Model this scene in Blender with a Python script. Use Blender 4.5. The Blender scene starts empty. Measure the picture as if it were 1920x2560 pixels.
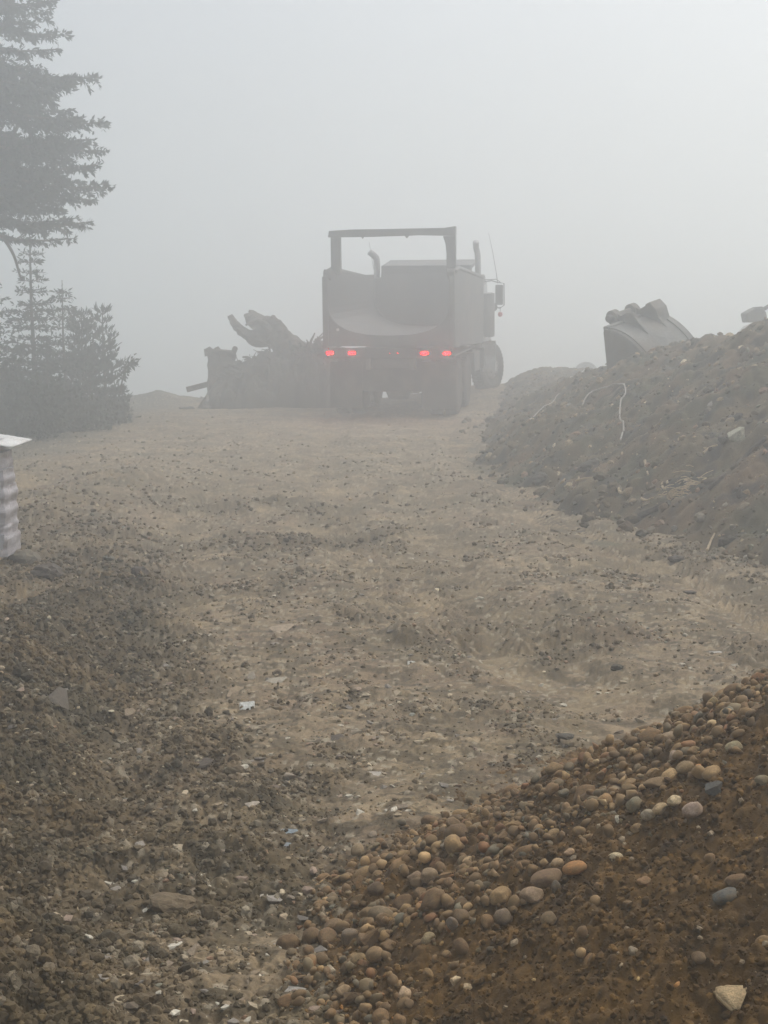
import bpy, bmesh, math, random
import numpy as np
from mathutils import Vector, Matrix

SC = bpy.context.scene
COL = SC.collection
R = math.radians

# ------------------------------------------------------------------ camera
FPX = 3700.0                      # focal length in pixels of the 1920 x 2560 photograph
HOR = 830.0                       # eye level in that photograph
EYE = 1.6
PITCH = math.atan((1280 - HOR) / FPX)
cd = bpy.data.cameras.new("camera")
cam = bpy.data.objects.new("camera", cd)
COL.objects.link(cam)
cam.location = (0, 0, EYE)
cam.rotation_euler = (math.pi / 2 - PITCH, 0, 0)
cd.sensor_fit = 'VERTICAL'
cd.sensor_height = 36
cd.sensor_width = 27
cd.lens = 36 * FPX / 2560
cd.clip_start = 0.05
cd.clip_end = 2000
SC.camera = cam

# ------------------------------------------------------------------ sky, sun, exposure
SUN_EL, SUN_AZ = 58, 50
world = bpy.data.worlds.new("World")
SC.world = world
world.use_nodes = True
wn = world.node_tree
wn.nodes.clear()
wo = wn.nodes.new('ShaderNodeOutputWorld')
wb = wn.nodes.new('ShaderNodeBackground')
sky = wn.nodes.new('ShaderNodeTexSky')
sky.sky_type = 'NISHITA'
sky.sun_disc = False
sky.sun_elevation = R(SUN_EL)
sky.sun_rotation = R(SUN_AZ)
sky.air_density = 1.0
sky.dust_density = 6.0
sky.ozone_density = 1.0
hs = wn.nodes.new('ShaderNodeHueSaturation')
hs.inputs['Saturation'].default_value = 0.6
wb.inputs['Strength'].default_value = 0.15
wn.links.new(sky.outputs[0], hs.inputs['Color'])
wn.links.new(hs.outputs[0], wb.inputs['Color'])
wn.links.new(wb.outputs[0], wo.inputs['Surface'])
sd = bpy.data.lights.new("sun", 'SUN')
sd.energy = 0.9
sd.angle = R(50)
sd.color = (1.0, 0.985, 0.96)
sun = bpy.data.objects.new("sun", sd)
COL.objects.link(sun)
az, el = R(SUN_AZ), R(SUN_EL)
sdir = Vector((math.sin(az) * math.cos(el), math.cos(az) * math.cos(el), math.sin(el)))
sun.rotation_euler = sdir.to_track_quat('Z', 'Y').to_euler()
SC.view_settings.view_transform = 'Standard'
SC.view_settings.look = 'None'
SC.view_settings.gamma = 1
SC.view_settings.exposure = 0.11
SC.cycles.use_denoising = True
SC.cycles.volume_bounces = 8
SC.cycles.max_bounces = 10
SC.cycles.diffuse_bounces = 2
SC.cycles.sample_clamp_indirect = 6
SC.cycles.use_adaptive_sampling = False

# ------------------------------------------------------------------ photo ray -> world point
def raydir(px, py):
    cx, cy = (px - 960) / FPX, (py - 1280) / FPX
    c, s = math.cos(PITCH), math.sin(PITCH)
    return Vector((cx, c - cy * s, -s - cy * c))          # scaled so that the depth along the lens axis is 1

def at(px, py, y):
    d = raydir(px, py)
    return Vector((0, 0, EYE)) + d * (y / d.y)

def hit(px, py, f, y0=1.5, y1=60):
    d = raydir(px, py)
    ys = np.concatenate([np.arange(y0, 12, 0.01), np.arange(12, y1, 0.03)])
    xs = d.x / d.y * ys
    zs = EYE + d.z / d.y * ys
    h = f(xs, ys)
    k = np.nonzero(zs <= h)[0]
    i = k[0] if len(k) else len(ys) - 1
    return Vector((xs[i], ys[i], float(h[i])))

# ------------------------------------------------------------------ noise
def _h(ix, iy, s):
    a = (ix.astype(np.int64) * 374761393 + iy.astype(np.int64) * 668265263 + s * 974634777) & 0xffffffff
    a = ((a ^ (a >> 13)) * 1274126177) & 0xffffffff
    a = ((a ^ (a >> 16)) * 2246822519) & 0xffffffff
    return ((a ^ (a >> 15)) & 0xffffff) / float(0xffffff)

def vn(x, y, s=0):
    ix, iy = np.floor(x), np.floor(y)
    fx, fy = x - ix, y - iy
    out = 0
    ux, uy = fx * fx * fx * (fx * (fx * 6 - 15) + 10), fy * fy * fy * (fy * (fy * 6 - 15) + 10)
    for dx in (0, 1):
        for dy in (0, 1):
            g = _h(ix + dx, iy + dy, s) * 2 * np.pi
            d = np.cos(g) * (fx - dx) + np.sin(g) * (fy - dy)
            out = out + d * (ux if dx else 1 - ux) * (uy if dy else 1 - uy)
    return out * 1.5

def fbm(x, y, s=0, o=4, g=0.5):
    v, a = 0, 1.0
    for k in range(o):
        v = v + a * vn(x * 2 ** k + 7.3 * k, y * 2 ** k - 3.1 * k, s + k)
        a *= g
    return v

def worley(x, y, s=0):
    """rounded bumps, 0..1, and the random number of the nearest bump"""
    ix, iy = np.floor(x), np.floor(y)
    best = np.full(np.shape(x), 9.0)
    idn = np.zeros(np.shape(x))
    for dx in (-1, 0, 1):
        for dy in (-1, 0, 1):
            cx, cy = ix + dx, iy + dy
            px, py = cx + _h(cx, cy, s), cy + _h(cx, cy, s + 1)
            d = (px - x) ** 2 + (py - y) ** 2
            r = _h(cx, cy, s + 2)
            d = d / (0.35 + 0.9 * r)
            m = d < best
            best = np.where(m, d, best)
            idn = np.where(m, _h(cx, cy, s + 3), idn)
    return np.sqrt(np.clip(1 - best * 1.6, 0, 1)), idn

def sst(a, b, x):
    t = np.clip((x - a) / (b - a), 0, 1)
    return t * t * (3 - 2 * t)

# ------------------------------------------------------------------ shape of the land
def H_base(x, y):
    right = sst(-0.5, 2.8, x)
    z = 0.38 * right * sst(27, 34.5, y)
    z = z + 0.20 * np.exp(-np.abs((x + 5.3) / 0.6) ** 1.2 - ((y - 34.6) / 1.4) ** 2) * 1.2
    z = z + 0.03 * fbm(x / 5, y / 5, 11, 3) * sst(3, 9, y)
    drop = np.clip(y - 35.6 + 0.5 * vn(x / 1.7, y * 0 + 3, 5), 0, 400)
    z = z - np.minimum(drop * (0.34 - 0.28 * right), 5.5)
    z = z - np.clip(-x - 9, 0, 60) * 0.06
    z = z + 0.20 * np.exp(-((x + 1.0) / 0.9) ** 2 * 0) * 0
    # low berm of loose dark soil along the left side
    z = z + 0.30 * berm(x, y) + 0.05 * berm(x, y) * fbm(x / 0.45, y / 0.45, 23, 3)
    # small lip left of the road further back
    z = z + 0.10 * sst(-1.6, -3.2, x) * sst(6.5, 8, y) * (1 - sst(15, 20, y)) * (1 + vn(x, y / 2, 9))
    return z

def berm(x, y):
    edge = -0.66 - 0.14 * (y - 4) + 0.16 * vn(y / 0.9, y * 0 + 1.5, 21) + 0.06 * vn(y / 0.22, y * 0 + 4.5, 22)
    return sst(0.05, 0.9, edge - x) * (1 - sst(6.0, 8.5, y))

def soil(x, y):
    """0 road .. 1 loose dark soil"""
    n = 0.35 * fbm(x / 1.1, y / 1.6, 31, 4)
    left = sst(0.35, -0.35, x + 0.64 + 0.15 * (y - 4) + 0.16 * -vn(y / 0.9, y * 0 + 1.5, 21) + 0.8 * n)
    left = left * (1 - sst(6.5, 14.5, y + 5 * n - x * -0.3)) * 0.95
    patch = sst(0.12, 0.42, fbm(x / 1.9 + 5, y / 2.6, 41, 5, 0.65) - 0.02 * (y - 8)) * 0.5
    return np.clip(np.maximum(left, patch * (1 - sst(12, 20, y))), 0, 1)

FY = np.array([2, 6, 8, 9.9, 11.2, 13.8, 18.5, 24, 28, 34, 45, 60])
FX = np.array([6.0, 4.6, 3.5, 2.57, 2.1, 1.5, 1.15, 1.55, 2.0, 2.65, 3.8, 5.0])
HY = np.array([2, 6, 10, 14, 17, 19, 21, 22, 26, 30, 34, 40, 60])
HH = np.array([0.6, 1.2, 1.8, 1.93, 1.74, 1.48, 1.2, 1.08, 0.80, 0.56, 0.42, 0.2, 0.0])

def bank(x, y):
    xf = np.interp(y, FY, FX) + 0.18 * vn(y / 1.3, y * 0, 51) + 0.07 * vn(y / 0.35, y * 0, 52)
    h = np.interp(y, HY, HH) * (1 + 0.05 * vn(x / 0.6, y / 0.6, 53))
    s = (x - xf) * (0.60 + 0.05 * vn(x / 1.3, y / 1.3, 54))
    s = s - 0.06 + 0.10 * fbm(x / 0.7, y / 0.7, 57, 3)
    k = 0.16
    m = -k * np.log(np.exp(-np.clip(s, -4, 8) / k) + np.exp(-h / k))     # soft minimum of slope and crest
    m = m - 0.10 * np.clip(x - xf - h / 0.6 - 0.3, 0, 40)
    lump = 0.07 * fbm(x / 0.9, y / 0.9, 55, 4, 0.6) * sst(0, 0.5, s)
    far = 2.3 * np.exp(-((x - 12.3) / 2.0) ** 4 - ((y - 46) / 4.0) ** 2)
    return m + lump, far

AX, AY, AH, AR = 2.2, 3.6, 1.36, 2.33
def pile(x, y):
    r = np.hypot(x - AX, y - AY)
    a = np.arctan2(y - AY, x - AX)
    R0 = (2.17 + 0.24 * sst(2.50, 2.95, np.abs(a))) * (1 + 0.03 * vn(a * 3, a * 0, 61) + 0.02 * vn(a * 9, a * 0, 62))
    t = 1 - r / R0
    z = AH * t
    k = 0.03
    z = np.where(z > -0.5, k * np.log1p(np.exp(np.clip(z / k, -30, 60))) - 0.018, -0.02)
    z = z + 0.02 * fbm(x / 0.35, y / 0.35, 63, 3) * sst(0, 0.3, t)
    return z

def fines(x, y):
    """1 on the bare brown fines of the near pile, 0 where the stones lie"""
    lim = np.interp(x, [0, .12, .22, .36, .63, .78, .91, 1.5], [2.95, 3.13, 3.26, 3.42, 3.53, 3.52, 3.47, 3.3]) + 0.09 * fbm(x / 0.3, y / 0.3, 64, 3)
    return sst(0.12, -0.12, y - lim)

def track(x, y):
    c = np.interp(y, [3, 5, 8, 12, 18, 28, 34], [3.6, 2.5, 1.25, 0.55, 0.15, 0.1, 0.6])
    out = 0
    for o in (-0.95, 0.95):
        out = out + np.exp(-(((x - c - o) / 0.26) ** 4))
    c2 = np.interp(y, [3, 6, 10, 16, 24, 34], [0.05, -0.1, -0.5, -0.8, -0.2, 0.4])
    for o in (-0.95, 0.95):
        out = out + 0.6 * np.exp(-(((x - c2 - o) / 0.24) ** 4))
    return np.clip(out, 0, 1)

def H_road(x, y):
    z = H_base(x, y)
    s = soil(x, y)
    t = track(x, y)
    rough = 0.75 + 1.9 * s - 0.3 * t
    z = z + 0.026 * fbm(x / 0.5, y / 0.5, 71, 5, 0.6) * (0.7 + s)
    z = z - 0.04 * t + 0.014 * t * np.sin((y + 0.4 * np.abs(np.sin(x * 9))) * 2 * np.pi / 0.16) * sst(6, 9, y)
    w1, _ = worley(x / 0.15, y / 0.15, 72)
    w2, _ = worley(x / 0.055, y / 0.055, 76)
    w3, _ = worley(x / 0.024, y / 0.024, 80)
    near = 1 - sst(9, 16, y)
    m = sst(-0.25, 0.35, vn(x / 0.5, y / 0.5, 84))
    z = z + rough * (0.016 * w1 * m + 0.011 * w2 * (0.35 + m) + 0.007 * w3 * near)
    z = z + 0.004 * rough * fbm(x / 0.03, y / 0.03, 85, 2) * near
    return z

def H_bank(x, y):
    m, far = bank(x, y)
    z = H_base(x, y) - 0.03 + np.maximum(m, far)
    w1, _ = worley(x / 0.30, y / 0.30, 90)
    w2, _ = worley(x / 0.11, y / 0.11, 94)
    w3, _ = worley(x / 0.05, y / 0.05, 98)
    q = sst(0.0, 0.15, m)
    return z + q * (0.07 * w1 * sst(-0.2, 0.3, vn(x, y, 99)) + 0.034 * w2 + 0.014 * w3 + 0.020 * fbm(x / 0.15, y / 0.15, 97, 3))

def H_pile(x, y):
    z = H_base(x, y) + pile(x, y)
    w2, _ = worley(x / 0.05, y / 0.05, 101)
    w3, _ = worley(x / 0.018, y / 0.018, 105)
    w4, _ = worley(x / 0.032, y / 0.032, 115)
    return z + 0.016 * w2 * sst(0, .3, vn(x / .2, y / .2, 108)) + 0.012 * w4 * sst(-.2, .3, vn(x / .1, y / .1, 118)) + 0.009 * w3 + 0.010 * fbm(x / 0.05, y / 0.05, 109, 4)

def H_any(x, y):
    return np.maximum(np.maximum(H_road(x, y), H_bank(x, y)), np.where(np.hypot(x - AX, y - AY) < AR * 1.1, H_pile(x, y), -9))

def nrm(f, x, y, e=0.05):
    gx = (f(x + e, y) - f(x - e, y)) / (2 * e)
    gy = (f(x, y + e) - f(x, y - e)) / (2 * e)
    n = np.stack([-gx, -gy, np.ones_like(gx)], -1)
    return n / np.linalg.norm(n, axis=-1, keepdims=True)

# ------------------------------------------------------------------ object helpers
def tag(o, label=None, cat=None, group=None, kind=None):
    if label: o['label'] = label
    if cat: o['category'] = cat
    if group: o['group'] = group
    if kind: o['kind'] = kind
    return o

def empty(name, loc=(0, 0, 0), rot=(0, 0, 0)):
    o = bpy.data.objects.new(name, None)
    COL.objects.link(o)
    o.location = loc
    o.rotation_euler = rot
    o.empty_display_size = 0.2
    return o

def link(name, me, mat=None, parent=None):
    o = bpy.data.objects.new(name, me)
    COL.objects.link(o)
    if mat is not None and not me.materials:
        me.materials.append(mat)
    if parent: o.parent = parent
    return o

def mesh_np(name, V, F, col=None, smooth=False):
    """V (n,3), F (m,3 or 4)"""
    me = bpy.data.meshes.new(name)
    n, m, k = len(V), len(F), F.shape[1]
    me.vertices.add(n)
    me.vertices.foreach_set("co", np.ascontiguousarray(V, dtype=np.float32).ravel())
    me.loops.add(m * k)
    me.loops.foreach_set("vertex_index", np.ascontiguousarray(F, dtype=np.int32).ravel())
    me.polygons.add(m)
    me.polygons.foreach_set("loop_start", np.arange(0, m * k, k, dtype=np.int32))
    me.polygons.foreach_set("use_smooth", np.full(m, smooth))
    me.update(calc_edges=True)
    if col is not None:
        a = me.color_attributes.new("Col", 'FLOAT_COLOR', 'POINT')
        c = np.ones((n, 4), dtype=np.float32)
        c[:, :3] = col
        a.data.foreach_set("color", c.ravel())
    return me

class MB:
    def __init__(s): s.v = []; s.f = []
    def add(s, V, F):
        n = len(s.v)
        s.v += [tuple(p) for p in V]
        s.f += [tuple(i + n for i in f) for f in F]
        return s
    def box(s, c, d, rot=None):
        V = [Vector((x * d[0] / 2, y * d[1] / 2, z * d[2] / 2)) for x in (-1, 1) for y in (-1, 1) for z in (-1, 1)]
        if rot is not None: V = [rot @ p for p in V]
        V = [p + Vector(c) for p in V]
        return s.add(V, [(0, 1, 3, 2), (4, 6, 7, 5), (0, 4, 5, 1), (2, 3, 7, 6), (0, 2, 6, 4), (1, 5, 7, 3)])
    def prism(s, pts, a, b, axis='y'):
        """outline pts extruded between a and b along axis"""
        def mk(p, t):
            return {'x': (t, p[0], p[1]), 'y': (p[0], t, p[1]), 'z': (p[0], p[1], t)}[axis]
        n = len(pts)
        V = [mk(p, a) for p in pts] + [mk(p, b) for p in pts]
        F = [tuple(range(n))[::-1], tuple(range(n, 2 * n))] + [(i, (i + 1) % n, (i + 1) % n + n, i + n) for i in range(n)]
        return s.add(V, F)
    def tube(s, P, rad, n=10, cap=True, jag=0, rnd=None):
        P = [Vector(p) for p in P]
        if not hasattr(rad, '__len__'): rad = [rad] * len(P)
        up = Vector((0.3, 0.2, 1)).normalized()
        V, F = [], []
        for i, p in enumerate(P):
            t = (P[min(i + 1, len(P) - 1)] - P[max(i - 1, 0)]).normalized()
            a = t.cross(up)
            if a.length < 0.05: a = t.cross(Vector((1, 0, 0)))
            a.normalize(); b = a.cross(t)
            for k in range(n):
                th = 2 * math.pi * k / n
                r = rad[i] * (1 + (rnd.uniform(-jag, jag) if rnd else 0))
                V.append(p + a * math.cos(th) * r + b * math.sin(th) * r)
        for i in range(len(P) - 1):
            for k in range(n):
                F.append((i * n + k, i * n + (k + 1) % n, (i + 1) * n + (k + 1) % n, (i + 1) * n + k))
        if cap:
            F.append(tuple(range(n))[::-1]); F.append(tuple(range((len(P) - 1) * n, len(P) * n)))
        return s.add(V, F)
    def lathe(s, prof, c, n=40, axis='x'):
        """prof: (along axis, radius)"""
        V, F = [], []
        for (a, r) in prof:
            for k in range(n):
                th = 2 * math.pi * k / n
                u, w = math.cos(th) * r, math.sin(th) * r
                p = {'x': (a, u, w), 'y': (u, a, w), 'z': (u, w, a)}[axis]
                V.append((p[0] + c[0], p[1] + c[1], p[2] + c[2]))
        m = len(prof)
        for i in range(m - 1):
            for k in range(n):
                F.append((i * n + k, i * n + (k + 1) % n, (i + 1) * n + (k + 1) % n, (i + 1) * n + k))
        F.append(tuple(range(n))[::-1]); F.append(tuple(range((m - 1) * n, m * n)))
        return s.add(V, F)
    def build(s, name, mat, parent=None, bevel=0, smooth=False):
        me = bpy.data.meshes.new(name)
        me.from_pydata(s.v, [], s.f)
        bm = bmesh.new(); bm.from_mesh(me)
        bmesh.ops.recalc_face_normals(bm, faces=bm.faces)
        bm.to_mesh(me); bm.free()
        if smooth: me.polygons.foreach_set("use_smooth", [True] * len(me.polygons))
        me.update()
        o = link(name, me, mat, parent)
        if bevel:
            m = o.modifiers.new("bevel", 'BEVEL'); m.width = bevel; m.segments = 2; m.limit_method = 'ANGLE'; m.angle_limit = R(40)
        return o

# ------------------------------------------------------------------ materials
def newmat(name):
    m = bpy.data.materials.new(name); m.use_nodes = True
    nt = m.node_tree
    return m, nt, nt.nodes['Principled BSDF']

def N(nt, t, **kw):
    n = nt.nodes.new(t)
    for k, v in kw.items(): setattr(n, k, v)
    return n

def surf(name, col, rough=0.8, var=0.25, scale=6.0, dirt=None, dirt_amt=0.5, bump=0.2, bscale=40, metal=0.0, spec=0.4):
    m, nt, b = newmat(name)
    tc = N(nt, 'ShaderNodeTexCoord')
    n1 = N(nt, 'ShaderNodeTexNoise'); n1.inputs['Scale'].default_value = scale; n1.inputs['Detail'].default_value = 6; n1.inputs['Roughness'].default_value = 0.65
    nt.links.new(tc.outputs['Object'], n1.inputs['Vector'])
    r = N(nt, 'ShaderNodeValToRGB')
    r.color_ramp.elements[0].position = 0.3; r.color_ramp.elements[1].position = 0.7
    r.color_ramp.elements[0].color = (*[c * (1 - var) for c in col], 1)
    r.color_ramp.elements[1].color = (*[min(1, c * (1 + var)) for c in col], 1)
    nt.links.new(n1.outputs['Fac'], r.inputs['Fac'])
    out = r.outputs['Color']
    if dirt:
        n2 = N(nt, 'ShaderNodeTexNoise'); n2.inputs['Scale'].default_value = scale * 0.4; n2.inputs['Detail'].default_value = 8
        nt.links.new(tc.outputs['Object'], n2.inputs['Vector'])
        r2 = N(nt, 'ShaderNodeValToRGB'); r2.color_ramp.elements[0].position = 0.42; r2.color_ramp.elements[1].position = 0.62
        r2.color_ramp.elements[1].color = (dirt_amt,) * 3 + (1,)
        nt.links.new(n2.outputs['Fac'], r2.inputs['Fac'])
        mx = N(nt, 'ShaderNodeMixRGB'); mx.inputs['Color2'].default_value = (*dirt, 1)
        nt.links.new(r2.outputs['Color'], mx.inputs['Fac']); nt.links.new(out, mx.inputs['Color1'])
        out = mx.outputs['Color']
    nt.links.new(out, b.inputs['Base Color'])
    b.inputs['Roughness'].default_value = rough
    b.inputs['Metallic'].default_value = metal
    b.inputs['Specular IOR Level'].default_value = spec
    if bump:
        n3 = N(nt, 'ShaderNodeTexNoise'); n3.inputs['Scale'].default_value = bscale; n3.inputs['Detail'].default_value = 5
        nt.links.new(tc.outputs['Object'], n3.inputs['Vector'])
        bp = N(nt, 'ShaderNodeBump'); bp.inputs['Strength'].default_value = bump; bp.inputs['Distance'].default_value = 0.02
        nt.links.new(n3.outputs['Fac'], bp.inputs['Height']); nt.links.new(bp.outputs['Normal'], b.inputs['Normal'])
    return m

def attr_mat(name, rough=0.88, objcol=False, nscale=60, bump=0.5, bdist=0.006, dirt=(0.135, 0.09, 0.05), dirt_amt=0.0, spec=0.35, contrast=0.35):
    m, nt, b = newmat(name)
    tc = N(nt, 'ShaderNodeTexCoord')
    if objcol:
        a = N(nt, 'ShaderNodeObjectInfo'); src = a.outputs['Color']; vec = tc.outputs['Object']
    else:
        a = N(nt, 'ShaderNodeAttribute'); a.attribute_name = 'Col'; src = a.outputs['Color']; vec = tc.outputs['Object']
    n1 = N(nt, 'ShaderNodeTexNoise'); n1.inputs['Scale'].default_value = nscale; n1.inputs['Detail'].default_value = 8; n1.inputs['Roughness'].default_value = 0.7
    nt.links.new(vec, n1.inputs['Vector'])
    mr = N(nt, 'ShaderNodeMapRange'); mr.inputs['From Min'].default_value = 0.3; mr.inputs['From Max'].default_value = 0.7
    mr.inputs['To Min'].default_value = 1 - contrast; mr.inputs['To Max'].default_value = 1 + contrast
    nt.links.new(n1.outputs['Fac'], mr.inputs['Value'])
    mul = N(nt, 'ShaderNodeVectorMath', operation='SCALE')
    nt.links.new(src, mul.inputs[0]); nt.links.new(mr.outputs[0], mul.inputs['Scale'])
    out = mul.outputs[0]
    if dirt_amt:
        n2 = N(nt, 'ShaderNodeTexNoise'); n2.inputs['Scale'].default_value = nscale * 0.35; n2.inputs['Detail'].default_value = 6
        nt.links.new(vec, n2.inputs['Vector'])
        r2 = N(nt, 'ShaderNodeValToRGB'); r2.color_ramp.elements[0].position = 0.38; r2.color_ramp.elements[1].position = 0.62
        r2.color_ramp.elements[1].color = (dirt_amt,) * 3 + (1,)
        nt.links.new(n2.outputs['Fac'], r2.inputs['Fac'])
        mx = N(nt, 'ShaderNodeMixRGB'); mx.inputs['Color2'].default_value = (*dirt, 1)
        nt.links.new(r2.outputs['Color'], mx.inputs['Fac']); nt.links.new(out, mx.inputs['Color1'])
        out = mx.outputs['Color']
    nt.links.new(out, b.inputs['Base Color'])
    b.inputs['Roughness'].default_value = rough
    b.inputs['Specular IOR Level'].default_value = spec
    n3 = N(nt, 'ShaderNodeTexNoise'); n3.inputs['Scale'].default_value = nscale * 1.5; n3.inputs['Detail'].default_value = 6; n3.inputs['Roughness'].default_value = 0.65
    nt.links.new(vec, n3.inputs['Vector'])
    bp = N(nt, 'ShaderNodeBump'); bp.inputs['Strength'].default_value = bump; bp.inputs['Distance'].default_value = bdist
    nt.links.new(n3.outputs['Fac'], bp.inputs['Height']); nt.links.new(bp.outputs['Normal'], b.inputs['Normal'])
    return m

M_ground = attr_mat("packed dirt", 0.85, nscale=55, bump=0.8, bdist=0.006, contrast=0.28)
M_stone_a = attr_mat("loose stone", 0.85, nscale=70, bump=0.4, bdist=0.004)
M_pebble = attr_mat("pebble", 0.78, nscale=30, bump=0.4, bdist=0.004, dirt=(0.19, 0.125, 0.055), dirt_amt=0.6)
M_stone = attr_mat("cobble", 0.8, objcol=True, nscale=4.5, bump=0.6, bdist=0.0035, dirt=(0.20, 0.135, 0.062), dirt_amt=0.6, contrast=0.45, spec=0.25)
M_rock = attr_mat("broken rock", 0.85, objcol=True, nscale=5, bump=0.6, bdist=0.006, dirt=(0.15, 0.11, 0.07), dirt_amt=0.3)
M_needles = attr_mat("conifer needles", 0.9, nscale=3, bump=0, contrast=0.3)
M_bark = surf("bark", (0.10, 0.08, 0.06), 0.95, 0.4, 9, bump=0.6, bscale=25)
M_dead = surf("dead wood", (0.17, 0.14, 0.11), 0.9, 0.35, 8, dirt=(0.10, 0.08, 0.06), bump=0.5, bscale=30)
M_steel = surf("worn dark steel", (0.11, 0.11, 0.105), 0.7, 0.25, 5, dirt=(0.17, 0.14, 0.10), dirt_amt=0.55, bump=0.1)
M_body = surf("dusty dump body paint", (0.10, 0.10, 0.097), 0.65, 0.2, 3, dirt=(0.17, 0.15, 0.12), dirt_amt=0.5, bump=0.08)
M_inner = surf("scoured tub steel", (0.075, 0.075, 0.075), 0.6, 0.2, 3, dirt=(0.10, 0.085, 0.07), dirt_amt=0.5, bump=0.1)
M_cab = surf("dusty pale cab paint", (0.24, 0.24, 0.23), 0.5, 0.12, 2, dirt=(0.2, 0.17, 0.13), dirt_amt=0.5, bump=0.03)
M_rubber = surf("tyre rubber", (0.035, 0.034, 0.032), 0.9, 0.3, 7, dirt=(0.16, 0.13, 0.09), dirt_amt=0.5, bump=0.3)
M_rim = surf("steel wheel rim", (0.40, 0.39, 0.37), 0.5, 0.2, 6, dirt=(0.2, 0.16, 0.11), dirt_amt=0.6, bump=0.05)
M_chrome = surf("exhaust pipe metal", (0.35, 0.35, 0.35), 0.35, 0.15, 8, dirt=(0.14, 0.12, 0.10), dirt_amt=0.5, bump=0.0, metal=0.6)
M_black = surf("black plastic", (0.03, 0.03, 0.03), 0.6, 0.2, 6, bump=0)
M_white = surf("white weathered", (0.62, 0.62, 0.60), 0.6, 0.12, 8, dirt=(0.35, 0.3, 0.24), dirt_amt=0.5, bump=0.1)
M_straw = surf("splintered wood", (0.48, 0.38, 0.24), 0.8, 0.25, 20, bump=0.2)
M_hose = surf("grey white hose", (0.42, 0.40, 0.35), 0.6, 0.15, 9, dirt=(0.25, 0.2, 0.15), dirt_amt=0.6, bump=0)
M_conc = surf("pale concrete", (0.19, 0.165, 0.12), 0.9, 0.2, 9, dirt=(0.16, 0.12, 0.08), dirt_amt=0.6, bump=0.4)
M_orange = surf("faded orange pipe", (0.42, 0.20, 0.16), 0.6, 0.1, 4, bump=0)
M_pipe = surf("grey plastic pipe", (0.30, 0.32, 0.30), 0.6, 0.1, 4, bump=0)
def emis(name, col, s):
    m, nt, b = newmat(name)
    b.inputs['Base Color'].default_value = (*col, 1)
    b.inputs['Emission Color'].default_value = (*col, 1)
    b.inputs['Emission Strength'].default_value = s
    return m
M_lamp = emis("lit red lamp lens", (1.0, 0.0, 0.001), 95)
M_mark = emis("small lit red lamp", (1.0, 0.005, 0.005), 14)
M_red = surf("red reflector", (0.55, 0.02, 0.03), 0.4, 0.1, 4, bump=0)
M_glass, _nt, _b = newmat("dark window glass")
_b.inputs['Base Color'].default_value = (0.03, 0.035, 0.04, 1); _b.inputs['Roughness'].default_value = 0.12

# ------------------------------------------------------------------ ground
def grid_mesh(name, X, Y, Z, C, mat, kind):
    nr, nc = X.shape
    V = np.stack([X, Y, Z], -1).reshape(-1, 3)
    i = np.arange(nr * nc).reshape(nr, nc)
    F = np.stack([i[:-1, :-1], i[:-1, 1:], i[1:, 1:], i[1:, :-1]], -1).reshape(-1, 4)
    me = mesh_np(name, V, F, C.reshape(-1, 3), True)
    o = link(name, me, mat)
    o['kind'] = kind
    return o

def lerp3(a, b, t): return a + (b - a) * t[..., None]
ROAD = np.array([0.215, 0.160, 0.092]); TAN = np.array([0.30, 0.225, 0.128]); DARK = np.array([0.078, 0.054, 0.022])
DAMP = np.array([0.120, 0.089, 0.043]); OLIVE = np.array([0.070, 0.053, 0.024])

def C_road(x, y):
    s = soil(x, y)
    c = np.broadcast_to(ROAD, x.shape + (3,)).copy()
    c = lerp3(c, TAN, sst(0.0, 0.5, fbm(x / 0.8, y / 0.7, 201, 7, 0.7)) * 0.85)
    c = lerp3(c, DAMP, sst(-0.15, 0.35, fbm(x / 1.1 + 9, y / 1.1, 205, 7, 0.72)) * 0.8)
    c = lerp3(c, np.array([0.19, 0.13, 0.075]), sst(0.0, 0.5, fbm(x / 0.6 + 3, y / 0.8, 207, 4)) * 0.5)
    c = lerp3(c, DAMP * 0.7, sst(-0.05, 0.35, fbm(x / 0.16, y / 0.12, 211, 5, 0.7)) * 0.85 * (1 - 0.6 * sst(9, 15, y)))
    tr = track(x, y)
    c = lerp3(c, DAMP * 0.85, np.clip(4 * tr * (1 - tr), 0, 1) * 0.55 * sst(-0.4, 0.2, vn(x / 0.5, y / 0.8, 215)))
    c = lerp3(c, TAN, tr * 0.5 * sst(-0.3, 0.3, vn(x / 0.4, y / 0.4, 214)))
    dk = lerp3(np.broadcast_to(DARK, c.shape), OLIVE, sst(-0.2, 0.5, fbm(x / 0.35, y / 0.35, 221, 3)))
    dk = lerp3(dk, np.array([0.105, 0.070, 0.028]), sst(0.15, 0.6, fbm(x / 0.6, y / 0.6, 226, 3)))
    c = lerp3(c, dk, s)
    veg = sst(-3.8, -5.5, x) * sst(13, 18, y)
    c = lerp3(c, np.array([0.07, 0.065, 0.045]), veg)
    _, i2 = worley(x / 0.055, y / 0.055, 76)
    _, i3 = worley(x / 0.024, y / 0.024, 80)
    c = c * (0.72 + 0.42 * i2 + 0.18 * i3)[..., None]
    c = lerp3(c, np.array([0.36, 0.31, 0.22]), (i3 > 0.93) * 0.7 * (1 - 0.5 * s))
    return c

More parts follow.
